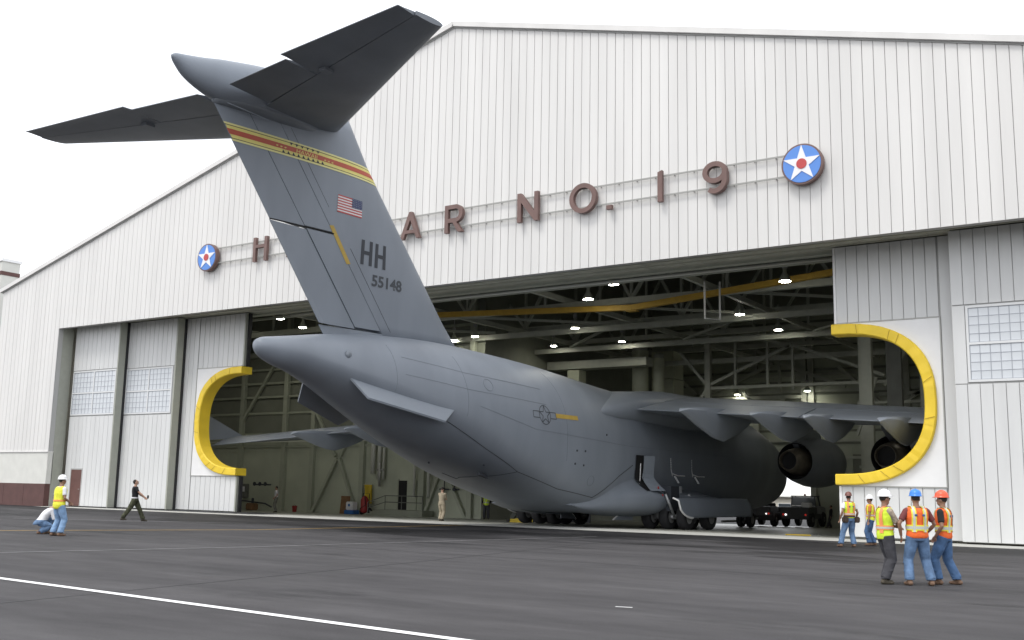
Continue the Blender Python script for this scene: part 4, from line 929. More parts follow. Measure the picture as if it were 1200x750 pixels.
for s in (1, -1):
    PD = None
    for tab, nm in ((PT, 'gear_pod_aft'), (PTf, 'gear_pod_forward')):
        bm = bmesh.new(); loft(bm, [pod_ring(s, lerp(tab[0][0], tab[-1][0], i/20), *sinterp(tab, lerp(tab[0][0], tab[-1][0], i/20))) for i in range(21)])
        recalc(bm); o = obj(nm, bm, 'plane_grey', PL, True)
        try: o.data.set_sharp_from_angle(angle=R(40))
        except Exception: pass
        PD = PD or o
    bm = bmesh.new(); box(bm, min(s*1.2, s*4.4), max(s*1.2, s*4.4), 8.5, 9.4, .75, 2.0); obj('wheel_bay', bm, 'mark_dark', PL)
    # doors: curved shells with a bright rim, hanging outboard
    def gear_door(t0, t1, b, ztop, zbot, flare, rim_at, m='plane_grey'):
        n, k = 40, 10; vs = []
        for i in range(n+1):
            t = lerp(t0, t1, i/n); e = math.sin(math.pi*i/n*.5+.0) if rim_at == 'aft' else 1
            u = i/n; shp = math.sqrt(max(0, 1-(1-min(1, u*5.5))**2)) if rim_at == 'aft' else 1
            for j in range(k+1):
                q = j/k; zz = lerp(ztop, lerp(ztop-.12, zbot, shp), q); vs.append((s*(b+flare*math.sin(q*1.3)+.10*math.sin(math.pi*q)), t, zz))
        vs2 = [(x-s*.05, y, z) for x, y, z in vs]; N = len(vs); fs = []
        for i in range(n):
            for j in range(k):
                a = i*(k+1)+j; fs += [(a, a+1, a+k+2, a+k+1), (N+a+k+1, N+a+k+2, N+a+1, N+a)]
        for i in range(n):
            a = i*(k+1)+k; fs.append((a, N+a, N+a+k+1, a+k+1)); a = i*(k+1); fs.append((a, a+k+1, N+a+k+1, N+a))
        for j in range(k): a = j; fs.append((a, N+a, N+a+1, a+1)); a = n*(k+1)+j; fs.append((a, a+1, N+a+1, N+a))
        D_ = pobj('gear_door', vs+vs2, fs, m, PL, True)
        idx = [(i*(k+1)+k) for i in (range(0, 8) if rim_at == 'aft' else range(n-6, n+1))]
        P = [Vector(vs[i])+Vector((s*.01, 0, 0)) for i in idx]
        if rim_at == 'aft': P = [Vector(vs[0])+Vector((0, -.02, 0))]+P
        bm = bmesh.new(); tube(bm, P, .05, 6); obj('white_rim', bm, 'white', D_)
    gear_door(7.35, 16.2, 5.12, 1.42, .44, .30, 'aft')
    # small white edged doors hanging between the pods
    for b0, tz, ext in ((2.5, [(6.0, .30), (6.35, .47), (6.8, .60), (7.4, .68)], (7.9, .45)), (-2.2, [(9.9, .15), (9.7, .34), (9.4, .48), (9.06, .57)], (8.4, .40))):
        if (b0 > 0) != (s > 0): continue
        P = [(b0, t, z) for t, z in tz]; vs = []
        for x, y, z in P: vs += [(x-.03, y, z), (x+.03, y, z)]
        vs += [(b0-.03, ext[0], ext[1]), (b0+.03, ext[0], ext[1]), (b0-.03, ext[0], ext[1]-.2), (b0+.03, ext[0], ext[1]-.2)]; N = len(vs)
        D_ = pobj('gear_strut_door', vs, [tuple(range(0, N, 2)), tuple(range(N-1, 0, -2))]+[(i, i+1, (i+3) % N, (i+2) % N) for i in range(0, N, 2)], 'plane_light', PL)
        bm = bmesh.new(); tube(bm, P, .04, 6); obj('white_rim', bm, 'white', D_)
    # wheels and struts
    def wheel(b, t, r, wd, nm='wheel'):
        z = fz(t)+r
        bm = bmesh.new(); lathe(bm, [(r*.55, -wd*.42), (r*.86, -wd*.5), (r*.97, -wd*.36), (r, -wd*.15), (r, wd*.15), (r*.97, wd*.36), (r*.86, wd*.5), (r*.55, wd*.42)], (b, t, z), 'x', 30); 
        recalc(bm); W_ = obj(nm, bm, 'tyre', PL, True)
        # lathe axis x: profile h along x
        bm = bmesh.new(); lathe(bm, [(r*.53, -wd*.44), (r*.30, -wd*.30), (r*.30, wd*.30), (r*.53, wd*.44)], (b, t, z), 'x', 18); recalc(bm); obj('hub', bm, 'hub', W_)
    for t in (9.0, 11.55):
        for b in (2.95, 3.95, 4.95): wheel(s*b, t, .635, .50)
        bm = bmesh.new(); tube(bm, [(s*2.7, t, fz(t)+.635), (s*5.1, t, fz(t)+.635)], .13, 10); tube(bm, [(s*3.45, t-.1, fz(t)+.6), (s*3.45, t-.35, 2.0)], .17, 10); tube(bm, [(s*4.45, t-.2, fz(t)+.6), (s*4.3, t-.9, 1.6)], .07, 8); obj('main_strut', bm, 'strut', PL, True)
    wheel(s*.33, 27.6, .51, .36, 'nose_wheel')
bm = bmesh.new(); tube(bm, [(-.4, 27.6, fz(27.6)+.51), (.4, 27.6, fz(27.6)+.51)], .09, 8); tube(bm, [(0, 27.6, fz(27.6)+.5), (0, 27.9, 1.3)], .13, 8); beam(bm, (0, 27.3, .6), (.0, 26.2, 1.2), .1, .1); obj('nose_strut', bm, 'strut', PL, True)
bm = bmesh.new(); beam(bm, (1.1, 25.3, 1.1), (1.35, 24.9, .6), .5, .06); obj('nose_gear_door', bm, 'plane_light', PL)
# open troop door and step outlines
def tdl(z): return lerp(7.05, 6.55, min(1, (z-1.6)/.8))
vs = []
for i in range(11):
    z = lerp(1.75, 3.5, i/10)
    for t in (tdl(z), 7.55): vs.append(fside(t, z, 0)+Vector((.05+.68*max(0, (2.4-z)/.6)**1.3, 0, 0)))
sheet('troop_door_opening', vs, [(2*i, 2*i+1, 2*i+3, 2*i+2) for i in range(10)], 'black', PL)
vs = []
for i in range(9):
    z = lerp(1.75, 3.48, i/8); fl = .20+.32*max(0, (2.6-z)/1.1)
    for q in (0, 1): vs.append(fside(7.25, z, 0)+Vector((.10+.66*max(0, (2.4-z)/.6)**1.3+fl*q, .75*q, 0)))
vs2 = [v+Vector((.035, -.05, 0)) for v in vs]; N = 18
pobj('troop_door', vs+vs2, [f for i in range(8) for f in ((2*i, 2*i+1, 2*i+3, 2*i+2), (N+2*i+2, N+2*i+3, N+2*i+1, N+2*i), (2*i, 2*i+2, N+2*i+2, N+2*i), (2*i+1, N+2*i+1, N+2*i+3, 2*i+3))]+[(0, N, N+1, 1), (16, 17, N+17, N+16)], 'plane_light', PL)
bm = bmesh.new(); tube(bm, [fside(6.9, 3.1, .12), fside(6.95, 2.2, .2), fside(7.0, 1.6, .2)], .022, 5); obj('door_rail', bm, 'white', PL)
for t0 in (10.25, 12.7):
    bm = bmesh.new(); P = [fside(t0, 3.45, .03), fside(t0+.15, 2.9, .03), fside(t0+.45, 2.55, .03)]
    for i in range(0, 12, 2): tube(bm, [lerp(P[0], P[1], i/12), lerp(P[0], P[1], (i+1)/12)], .018, 4)
    tube(bm, [P[1], P[2]], .018, 4); tube(bm, [P[2]+Vector((.02, 0, .12)), fside(t0+1.1, 2.58, .03), fside(t0+1.9, 2.58, .03)], .028, 5); beam(bm, P[2]+Vector((0, .25, 0)), P[2]+Vector((.1, .5, -.35)), .12, .04); obj('step_outline', bm, 'white', PL)
bm = bmesh.new(); lathe(bm, [(.07, -.01), (.07, .012)], (5.3, 5.5, 1.9), 'x', 10); lathe(bm, [(.06, -.01), (.06, .012)], (5.32, 5.9, 1.55), 'x', 10); obj('red_placard', bm, 'red', PL)
bm = bmesh.new(); tube(bm, [fside(.2+k*.0, 7.2, .0) for k in (0,)]+[Vector((0, .2, 7.7))], .01, 4); bm.free()

# ------------------------------------------------------------ vehicles in front of the aircraft nose
def vwheel(parent, x, y, z, r, wd, nm='wheel'):
    bm = bmesh.new(); lathe(bm, [(r*.5, -wd*.45), (r*.85, -wd*.5), (r, -wd*.3), (r, wd*.3), (r*.85, wd*.5), (r*.5, wd*.45)], (x, y, z), 'x', 24); recalc(bm); W_ = obj(nm, bm, 'tyre', parent, True)
    bm = bmesh.new(); lathe(bm, [(r*.48, -wd*.4), (r*.2, -wd*.5), (r*.2, wd*.5), (r*.48, wd*.4)], (x, y, z), 'x', 14); recalc(bm); obj('hub', bm, 'hub', W_)
def bevbox(name, m, parent, *a, off=.05):
    bm = bmesh.new(); box(bm, *a); bmesh.ops.bevel(bm, geom=bm.edges[:], offset=off, segments=2, affect='EDGES'); return obj(name, bm, m, parent)
TG = thing('tow_tractor', 'low dark grey aircraft tow tractor with red tail lamps just behind the nose wheels', 'tow tractor', (-29.75, 37.2, fz(37.2)), .04)
bevbox('chassis', 'tug', TG, -1.15, 1.15, 0, 4.6, .45, 1.05); bevbox('engine_cover', 'tug', TG, -.9, .9, .1, 2.2, 1.05, 1.5, off=.08); bevbox('front_hood', 'tug', TG, -.95, .95, 2.9, 4.5, 1.05, 1.45, off=.08)
bevbox('seat', 'black_cloth', TG, -.6, .6, 2.3, 2.5, 1.05, 1.75); bevbox('bumper', 'rubber', TG, -1.2, 1.2, -.12, .0, .5, .85, off=.03)
for x in (-.98, .98):
    for y in (.8, 3.7): vwheel(TG, x, y, .52, .52, .42)
for x in (-.85, .85):
    bm = bmesh.new(); lathe(bm, [(.07, -.16), (.07, -.12)], (x, 0, .98), 'y', 12); recalc(bm); obj('tail_lamp', bm, 'light_red', TG)
    bm = bmesh.new(); lathe(bm, [(.06, -.16), (.06, -.12)], (x*.78, 0, .96), 'y', 12); recalc(bm); obj('reversing_lamp', bm, 'light_white', TG)
bm = bmesh.new(); tube(bm, [(0, -.1, .6), (0, -2.2, .45), (.3, -8.6, .5)], .08, 8); obj('tow_bar', bm, 'strut', TG, True)
TK = thing('service_truck', 'dark flat bed service truck with glazed cab parked right of the tow tractor', 'truck', (-27.35, 38.4, fz(38.4)), .04)
bevbox('chassis', 'tug', TK, -1.05, 1.05, 0, 5.0, .6, 1.0); bevbox('bed', 'tug', TK, -1.1, 1.1, 0, 2.3, 1.0, 1.5, off=.04); bevbox('hood', 'tug_light', TK, -1.0, 1.0, 3.9, 5.0, 1.0, 1.55, off=.08)
bm = bmesh.new(); loft(bm, [[(-1.0, 2.4, 1.0), (1.0, 2.4, 1.0), (1.0, 3.95, 1.0), (-1.0, 3.95, 1.0)], [(-1.0, 2.4, 1.6), (1.0, 2.4, 1.6), (1.0, 3.95, 1.6), (-1.0, 3.95, 1.6)]]); recalc(bm); CB = obj('cab', bm, 'tug_light', TK)
for x in (-.95, .95):
    for y in (2.45, 3.6): bm = bmesh.new(); beam(bm, (x, y, 1.6), (x*.93, y+(.0 if y < 3 else -.25), 2.3), .08, .08); obj('cab_pillar', bm, 'tug', CB)
bevbox('cab_roof', 'tug', CB, -1.0, 1.0, 2.4, 3.5, 2.3, 2.38, off=.03)
pobj('rear_window', [(-.9, 2.44, 1.62), (.9, 2.44, 1.62), (.86, 2.44, 2.28), (-.86, 2.44, 2.28), (-.9, 2.46, 1.62), (.9, 2.46, 1.62), (.86, 2.46, 2.28), (-.86, 2.46, 2.28)], [(0,1,2,3),(7,6,5,4),(0,4,5,1),(1,5,6,2),(2,6,7,3),(3,7,4,0)], 'glass', CB)
bm = bmesh.new(); lathe(bm, [(.08, 2.38), (.07, 2.5), (.02, 2.54)], (0, 2.9, 0), 'z', 10); recalc(bm); obj('beacon', bm, 'orange', CB)
for x in (-.95, .95):
    vwheel(TK, x, 1.0, .58, .58, .38); vwheel(TK, x, 4.2, .58, .58, .38)
    bm = bmesh.new(); lathe(bm, [(.07, -.04), (.07, .0)], (x*.9, 0, .95), 'y', 12); recalc(bm); obj('tail_lamp', bm, 'light_red', TK)
bm = bmesh.new(); lathe(bm, [(.08, -.04), (.08, .0)], (-.66, 0, .94), 'y', 12); recalc(bm); obj('reversing_lamp', bm, 'light_white', TK)
bevbox('tool_box', 'white', TK, .35, 1.0, .6, 1.4, 1.5, 1.85)

# ------------------------------------------------------------ things beyond the hangar
WB = thing('warehouse', 'pale beige warehouse in the yard seen through the rear doorway', 'building', (-52, 95, fz(60)))
nbox('wall', 'pale_wall', WB, -26, 24, 0, 14, 0, 4.4)
WB.scale = (1, 1, .62)
pobj('roof', [(-26.5, -.5, 4.3), (24.5, -.5, 4.3), (24.5, 7, 7.2), (-26.5, 7, 7.2), (-26.5, 14.5, 4.3), (24.5, 14.5, 4.3), (-26.5, -.5, 4.1), (24.5, -.5, 4.1), (24.5, 14.5, 4.1), (-26.5, 14.5, 4.1)], [(0,1,2,3),(3,2,5,4),(6,9,8,7),(0,6,7,1),(4,5,8,9),(0,3,4,9,6),(1,7,8,5,2)], 'tower_wall', WB)
for k in range(14):
    fr_ = nbox('window', 'frame_white', WB, -25+k*3.5, -23.2+k*3.5, -.08, 0, 1.2, 2.8); nbox('glass_pane', 'dark_window', fr_, -24.9+k*3.5, -23.3+k*3.5, -.1, -.07, 1.3, 2.7)
TW = thing('parapet_building', 'off white building with a brown band round its parapet behind the left eave', 'building', (-92.6, 10, 0))
nbox('wall', 'tower_wall', TW, -8, 3.1, 0, 1.7, -.5, 21.0); nbox('parapet_cap', 'white_sheet', TW, -8.1, 3.2, -.1, 1.8, 21.0, 21.25); nbox('brown_band', 'maroon', TW, -8.04, 3.14, -.04, 1.74, 19.75, 20.1)
nbox('lower_wing', 'white_sheet', TW, -8, 5.0, 4, 5, -.5, 19.4); nbox('lower_cap', 'roof_metal', TW, -8, 5.6, 3.9, 5.1, 19.4, 19.55)

# ------------------------------------------------------------ small things along the inner wall
def at_wall(x, off=.6): return (x, W1-off, fz(W1-off))
t = thing('yellow_cover', 'yellow hanging tarpaulin above the red wheeled extinguisher', 'tarpaulin', at_wall(-51.9, .35))
bm = bmesh.new(); rings = [[(x, -.08*math.sin(z*3+k), z) for k, x in enumerate((-.36, -.12, .12, .36))]+[(x, .05, z) for x in (.36, .12, -.12, -.34)] for z in (.8, 1.2, 1.6, 2.0, 2.15)]
loft(bm, rings); recalc(bm); obj('cloth', bm, 'yellow', t)
bm = bmesh.new(); tube(bm, [(-.45, 0, 2.17), (.45, 0, 2.17)], .03, 6); obj('hanging_bar', bm, 'in_steel', t)
t = thing('wheeled_extinguisher', 'large red wheeled fire extinguisher standing under the yellow tarpaulin', 'extinguisher', at_wall(-51.5, 1.1))
bm = bmesh.new(); lathe(bm, [(.05, .1), (.26, .2), (.28, .35), (.28, 1.05), (.18, 1.25), (.06, 1.35)], (0, 0, 0), k=20); recalc(bm); obj('cylinder', bm, 'red', t, True)
for x in (-.36, .36): vwheel(t, x, .15, .25, .25, .08)
bm = bmesh.new(); tube(bm, [(-.3, .1, .3), (-.3, .15, 1.5), (.3, .15, 1.5), (.3, .1, .3)], .025, 6); obj('handle_frame', bm, 'black', t)
bm = bmesh.new(); tube(bm, [(0, 0, 1.35), (.2, -.2, 1.2), (.3, -.25, .7), (-.2, -.28, .4)], .03, 6); obj('hose', bm, 'black', t)
t = thing('wooden_board', 'tall brown plywood board leaning on the inner wall', 'board', at_wall(-53.9, .6)); t.rotation_euler = (-.12, .0, 0)
nbox('sheet', 'wood', t, -.45, .4, -.03, .02, 0, 1.3); nbox('edge_batten', 'wood', t, -.45, .4, -.06, -.03, 1.15, 1.28)
t = thing('supply_tub', 'white tub with a blue base beside the brown board', 'tub', at_wall(-52.9, .9))
bevbox('tub_body', 'white_cloth', t, -.35, .3, -.3, .3, .3, .9, off=.06); bevbox('blue_base', 'blue', t, -.45, .45, -.35, .35, 0, .3, off=.04); bm = bmesh.new(); lathe(bm, [(.1, -.32), (.1, -.29)], (0, 0, .65), 'y', 12); recalc(bm); obj('label_disc', bm, 'blue', t)
t = thing('red_bin', 'small red bin standing at the foot of the inner wall', 'bin', at_wall(-58.6, 1.0)); t.scale = (.8, .8, .8)
bm = bmesh.new(); lathe(bm, [(.18, 0), (.24, .55), (.26, .58), (.21, .56)], (0, 0, 0), k=16); recalc(bm); obj('bin_body', bm, 'red', t); bm = bmesh.new(); tube(bm, [(-.2, 0, .56), (0, 0, .68), (.2, 0, .56)], .015, 5); obj('handle', bm, 'black', t)
t = thing('pipe_manifold', 'low brown pump with dark pipes and valve wheels left of the airman in white shirt', 'pump', at_wall(-63.4, .8))
bevbox('pump_body', 'wood', t, -.5, .4, -.3, .3, .0, .55, off=.08)
bm = bmesh.new(); tube(bm, [(-1.9, .2, .75), (-.3, .2, .65), (1.2, .2, .55), (1.9, .2, .3)], .06, 7); tube(bm, [(0, 0, .4), (0, 0, .95)], .1, 8); tube(bm, [(-.2, .3, 2.0), (1.6, .3, 2.0)], .06, 7); obj('pipes', bm, 'mark_dark', t)
for x in (-.1, .5, 1.1):
    bm = bmesh.new(); lathe(bm, [(.16, .15), (.16, .2)], (x, 0, 2.05), 'y', 12); recalc(bm); obj('valve_wheel', bm, 'mark_dark', t)
t = thing('wall_cabinet', 'narrow dark control cabinet mounted on the inner wall', 'cabinet', (-65.0, W1-.2, .4)); bevbox('case', 'in_dark', t, -.25, .25, -.15, .2, .2, 1.3, off=.03); nbox('dial_plate', 'white_cloth', t, -.1, .1, -.17, -.15, .7, 1.1)
t = thing('wall_valve_set', 'pair of dark cross shaped pipe valves on the wall right of the tan uniformed man', 'valves', (-44.4, W1-.25, 1.0))
for x in (-.6, .3):
    bm = bmesh.new(); tube(bm, [(x-.4, 0, .6), (x+.4, 0, .6)], .05, 6); tube(bm, [(x, 0, .3), (x, 0, 1.7)], .035, 6); lathe(bm, [(.13, -.1), (.13, -.05)], (x, 0, .6), 'y', 10); obj('valve', bm, 'mark_dark', t)
for nm, x, y, lab in (('wheel_chock', -35.6, 13.6, 'yellow wheel chock on the floor right of the man in the lime vest'), ('wheel_chock', -34.0, 10.6, 'yellow wheel chock half hidden under the fuselage')):
    t = thing(nm, lab, 'chock', (x, y, fz(y)), .3); bm = bmesh.new(); loft(bm, [[(-.55, -.14, 0), (-.55, .14, 0), (-.55, .02, .2), (-.55, -.02, .2)], [(.55, -.14, 0), (.55, .14, 0), (.55, .02, .2), (.55, -.02, .2)]]); recalc(bm); obj('wedge', bm, 'yellow', t)
    bm = bmesh.new(); box(bm, -.72, -.55, -.12, .12, 0, .16); box(bm, .55, .72, -.12, .12, 0, .16); obj('end_block', bm, 'black', t)
t = thing('floor_plate', 'flat yellow cable cover lying on the slab right of the nose wheels', 'cable cover', (-15.9, 5.6, fz(5.6)+.004), .3); bevbox('plate', 'yellow', t, -.55, .55, -.16, .16, 0, .05, off=.02); nbox('plate_end', 'in_dark', t, .56, .9, -.1, .1, 0, .04)
t = thing('dark_panel_stack', 'dark blue folded engine stand leaning behind the far landing gear', 'stand', (-37.6, 19, fz(19)))
for i in range(5):
    bm = bmesh.new(); beam(bm, (-2.6+i*.55, .0+i*.02, .1), (-.6+i*.55, .3+i*.02, 2.9), .12, .3); obj('slat', bm, 'in_dark', t)
pobj('panel', [(-2.2, .5, 0), (3.2, .5, 0), (3.2, .7, 3.2), (.6, .7, 3.2), (-2.2, .6, 0), (3.2, .6, 0), (3.2, .8, 3.2), (.6, .8, 3.2)], [(0,1,2,3),(7,6,5,4),(0,4,5,1),(1,5,6,2),(2,6,7,3),(3,7,4,0)], 'mark_dark', t)

# ------------------------------------------------------------ people
def evalmesh(o, name, m, parent, smooth=True):
    dg = bpy.context.evaluated_depsgraph_get(); me = bpy.data.meshes.new_from_object(o.evaluated_get(dg)); bpy.data.objects.remove(o)
    me.materials.clear(); return link(name, me, m, parent, smooth)
def remeshed(name, bm, vox, m, parent, it=3):
    me = bpy.data.meshes.new(name); recalc(bm); bm.to_mesh(me); bm.free(); o = bpy.data.objects.new(name, me); COL.objects.link(o)
    r = o.modifiers.new('r', 'REMESH'); r.mode = 'VOXEL'; r.voxel_size = vox
    q = o.modifiers.new('s', 'SMOOTH'); q.factor = .6; q.iterations = it
    bpy.context.view_layer.update(); return evalmesh(o, name, m, parent)
def ik(a, b, l1, l2, pole):
    d_ = b-a; L = min(d_.length, (l1+l2)*.999); n = d_.normalized(); x = (l1*l1-l2*l2+L*L)/(2*L); h = math.sqrt(max(0, l1*l1-x*x))
    p = (pole-n*pole.dot(n)).normalized(); return a+n*x+p*h, a+n*L
def ell(bm, c, r, rot=None, k=14, n=9):
    rings = []
    for i in range(n):
        a = -math.pi/2+math.pi*(i+.5)/n; q = [Vector((r[0]*math.cos(a)*math.cos(2*math.pi*j/k), r[1]*math.cos(a)*math.sin(2*math.pi*j/k), r[2]*math.sin(a))) for j in range(k)]
        rings.append([Vector(c)+(rot @ v if rot else v) for v in q])
    loft(bm, rings)
TORSO = [(.80, .10, .085), (.86, .155, .115), (.94, .170, .125), (1.05, .152, .112), (1.15, .158, .115), (1.28, .180, .125), (1.38, .185, .118), (1.44, .150, .095), (1.49, .075, .070), (1.54, .058, .062)]
def person(loc, yaw, label, o=None, **k):
    """yaw: direction faced, 0 = +Y, counter-clockwise; local x = the person's right"""
    g = dict(scale=1., lean=0., turn=0., nod=0., fL=(-.13, 0), fR=(.13, 0), hL=(-.27, .05, .82), hR=(.27, .05, .82), eL=None, eR=None, hat=None, hair=True, top='white_cloth', sleeve=.55, vest=None, vlong=0, bands=(), trousers='jeans', boots='boot', skin='skin', belt=None, girth=1.0, drop=0., hem=.0)
    g.update(k)
    P = thing('person', label, 'person', loc, yaw, group=None); P.scale = (g['scale'],)*3
    dz = -g['drop']; ln = g['lean']
    def tp(z): return Vector((0, math.sin(ln)*(z-.9), 0)), .9+(z-.9)*math.cos(ln)+dz
    def tor(z, off, a):
        rx, ry = interp(TORSO, z); rx = rx*g['girth']+off; ry = ry*g['girth']+off; s, zz = tp(z); return Vector((rx*math.cos(a), ry*math.sin(a), zz))+s
    def torso(bm, z0, z1, off, n=14, kk=22):
        loft(bm, [[tor(lerp(z0, z1, i/n), off*(1 if 0 < i < n else .85), 2*math.pi*j/kk) for j in range(kk)] for i in range(n+1)])
    hipz = .90+dz; J = {}
    for sd, s in (('L', -1), ('R', 1)):
        f = Vector((*g['f'+sd][:2], .09)); hp = Vector((s*.092, 0, hipz))
        pole = Vector((s*.12+g.get('kp'+sd, (0, 0))[0], 1, 0)) if 'kp'+sd not in g else Vector((*g['kp'+sd], 0)) 
        kn, an = ik(hp, f+Vector((0, -.03, (g['f'+sd][2] if len(g['f'+sd]) > 2 else 0))), .43, .42, pole); J['hip'+sd], J['kn'+sd], J['an'+sd] = hp, kn, an
        sv, sz = tp(1.415); sh_ = Vector((s*.185*g['girth']**.5, 0, sz))+sv
        hnd = Vector(g['h'+sd]); hnd.z += dz*.0
        el, wr = ik(sh_, hnd, .30, .255, Vector(g['e'+sd]) if g['e'+sd] else Vector((s*.5, -1, -.2))); J['sh'+sd], J['el'+sd], J['wr'+sd] = sh_, el, wr
    hd0, hz = tp(1.64); HC = hd0+Vector((0, .02, hz)); rot = Matrix.Rotation(g['turn'], 3, 'Z') @ Matrix.Rotation(g['nod'], 3, 'X')
    bm = bmesh.new(); torso(bm, .84, 1.54, -.012)
    tube(bm, [tor(1.45, 0, 0)*0+Vector((0, 0, 0))+hd0*.85+Vector((0, -.005, tp(1.44)[1])), HC+rot @ Vector((0, -.015, -.05))], .056, 14)
    ell(bm, HC+rot @ Vector((0, -.01, .015)), (.074, .094, .105), rot, 18, 12); ell(bm, HC+rot @ Vector((0, .025, -.055)), (.055, .062, .062), rot)
    ell(bm, HC+rot @ Vector((0, .09, -.015)), (.013, .02, .022), rot, 8, 6)
    for s in (-1, 1): ell(bm, HC+rot @ Vector((s*.075, -.01, -.01)), (.012, .02, .032), rot, 8, 6)
    for sd, s in (('L', -1), ('R', 1)):
        tube(bm, [J['hip'+sd], lerp(J['hip'+sd], J['kn'+sd], .5), J['kn'+sd], lerp(J['kn'+sd], J['an'+sd], .35), J['an'+sd]], [.085, .070, .052, .055, .036], 12)
        tube(bm, [J['sh'+sd], lerp(J['sh'+sd], J['el'+sd], .5), J['el'+sd], lerp(J['el'+sd], J['wr'+sd], .3), J['wr'+sd]], [.055, .047, .037, .040, .027], 12)
        a = (J['wr'+sd]-J['el'+sd]).normalized(); side = a.cross(Vector((0, 1, 0)) if abs(a.y) < .8 else Vector((0, 0, 1))).normalized(); pn = side.cross(a).normalized()
        W_ = J['wr'+sd]; pc = W_+a*.045
        rt3 = Matrix((pn, side, a)).transposed(); ell(bm, pc, (.040, .017, .052), rt3, 12, 8)
        for i, (ox, ln_) in enumerate(((-.028, .062), (-.010, .072), (.009, .068), (.027, .052))):
            b0 = pc+a*.035+pn*ox; b1 = b0+a*ln_*.5+side*.008*s; b2 = b1+a*ln_*.38+side*.022*s
            tube(bm, [b0, b1, b2], [.0095, .009, .0075], 7)
        b0 = pc-a*.01-pn*.034; tube(bm, [b0, b0-pn*.018+a*.03, b0-pn*.02+a*.055+side*.01*s], [.012, .011, .009], 7)
    for sd in 'LR':
        a_ = J['an'+sd]; tube(bm, [a_, a_+Vector((0, .02, -.045)), a_+Vector((0, .13, -.06))], [.034, .035, .026], 8)
    remeshed('body', bm, .0085, g['skin'], P, 2)
    # face
    for s in (-1, 1):
        bm = bmesh.new(); ell(bm, HC+rot @ Vector((s*.030, .083, .012)), (.011, .006, .006), rot, 8, 6); obj('eye', bm, 'black' if not g.get('glasses') else 'black', P)
        if g.get('glasses'): bm = bmesh.new(); ell(bm, HC+rot @ Vector((s*.031, .088, .012)), (.026, .008, .017), rot, 10, 6); obj('dark_glasses', bm, 'black', P)
    bm = bmesh.new(); ell(bm, HC+rot @ Vector((0, .083, -.052)), (.022, .006, .005), rot, 8, 5); obj('mouth', bm, 'maroon_cloth', P)
    if g['hair']:
        bm = bmesh.new(); ell(bm, HC+rot @ Vector((0, -.022, .030)), (.080, .092, .100), rot, 16, 10)
        if g['hat'] is None:
            for v in bm.verts:
                q = rot.transposed() @ (v.co-HC)
                if q.y > .045 and q.z < .075: v.co = HC+rot @ Vector((q.x*.8, q.y*.35, q.z))
        obj('hair', bm, 'hair', P, True)
    if g['hat']:
        bm = bmesh.new(); c = HC+rot @ Vector((0, -.01, .055)); rings = []
        for i, (r_, h_) in enumerate(((.132, -.005), (.134, .004), (.121, .012), (.118, .045), (.105, .085), (.078, .115), (.04, .130), (.004, .134))):
            rings.append([c+rot @ Vector((r_*.93*math.cos(2*math.pi*j/24), r_*1.12*math.sin(2*math.pi*j/24)+(.035*max(0, math.sin(2*math.pi*j/24)) if i < 2 else 0), h_)) for j in range(24)])
        loft(bm, rings, cap=False); lo = [v for v in bm.verts][:24]; bm.faces.new(lo[::-1]); recalc(bm); HT = obj('hard_hat', bm, g['hat'], P, True)
        bm = bmesh.new(); tube(bm, [c+rot @ Vector((0, .12*math.cos(a)*1.06, .012+.128*math.sin(a))) for a in [lerp(.2, math.pi-.2, i/10) for i in range(11)]], .008, 6); obj('hat_ridge', bm, g['hat'], HT, True)
    # clothing
    bm = bmesh.new(); torso(bm, .835, 1.03, .020, 6)
    for sd, s in (('L', -1), ('R', 1)):
        an = J['an'+sd]; kn = J['kn'+sd]; hp = J['hip'+sd]
        tube(bm, [hp+Vector((0, 0, .03)), lerp(hp, kn, .5), kn, lerp(kn, an, .5), lerp(kn, an, .93)+Vector((0, .0, 0))], [.124, .114, .094, .090, .094], 14)
        for q in (.15, .55): ell(bm, lerp(kn, an, q)+Vector((.006*s, .01, 0)), (.097, .094, .028))
        for q in (.82, .93): ell(bm, lerp(kn, an, q)+Vector((-.004*s, .012, 0)), (.097, .102, .020))
    remeshed('trousers', bm, .0125, g['trousers'], P, 2)
    for sd, s in (('L', -1), ('R', 1)):
        a_ = J['an'+sd]; fd = g.get('toe'+sd, s*.15); dv = Vector((math.sin(fd), math.cos(fd), 0)); zf_ = a_.z-.09
        bm = bmesh.new(); tube(bm, [a_+Vector((0, 0, .05)), a_+Vector((0, -.005, -.03))], [.052, .052], 10)
        ell(bm, Vector((a_.x, a_.y, zf_+.045))-dv*.035, (.048, .055, .045)); ell(bm, Vector((a_.x, a_.y, zf_+.042))+dv*.05, (.046, .09, .045)); ell(bm, Vector((a_.x, a_.y, zf_+.034))+dv*.125, (.05, .065, .034))
        bm2 = bm; remeshed('boot', bm2, .011, g['boots'], P, 2)
    bm = bmesh.new(); torso(bm, .97-g['hem'], 1.475, .014, 12)
    for sd, s in (('L', -1), ('R', 1)):
        sh_, el, wr = J['sh'+sd], J['el'+sd], J['wr'+sd]; sl = g['sleeve']
        ell(bm, sh_+Vector((-.01*s, 0, -.005)), (.068, .066, .066))
        pts = [sh_, lerp(sh_, el, min(1, sl))]; rr = [.068, .062]
        if sl > 1: pts.append(lerp(el, wr, sl-1)); rr = [.066, .056, .046]
        tube(bm, pts, rr, 12)
    remeshed('shirt', bm, .0125, g['top'], P, 3)
    if g['belt']:
        bm = bmesh.new(); loft(bm, [[tor(z, .026, 2*math.pi*j/24) for j in range(24)] for z in (.985, 1.03)], cap=False); obj('belt', bm, g['belt'], P)
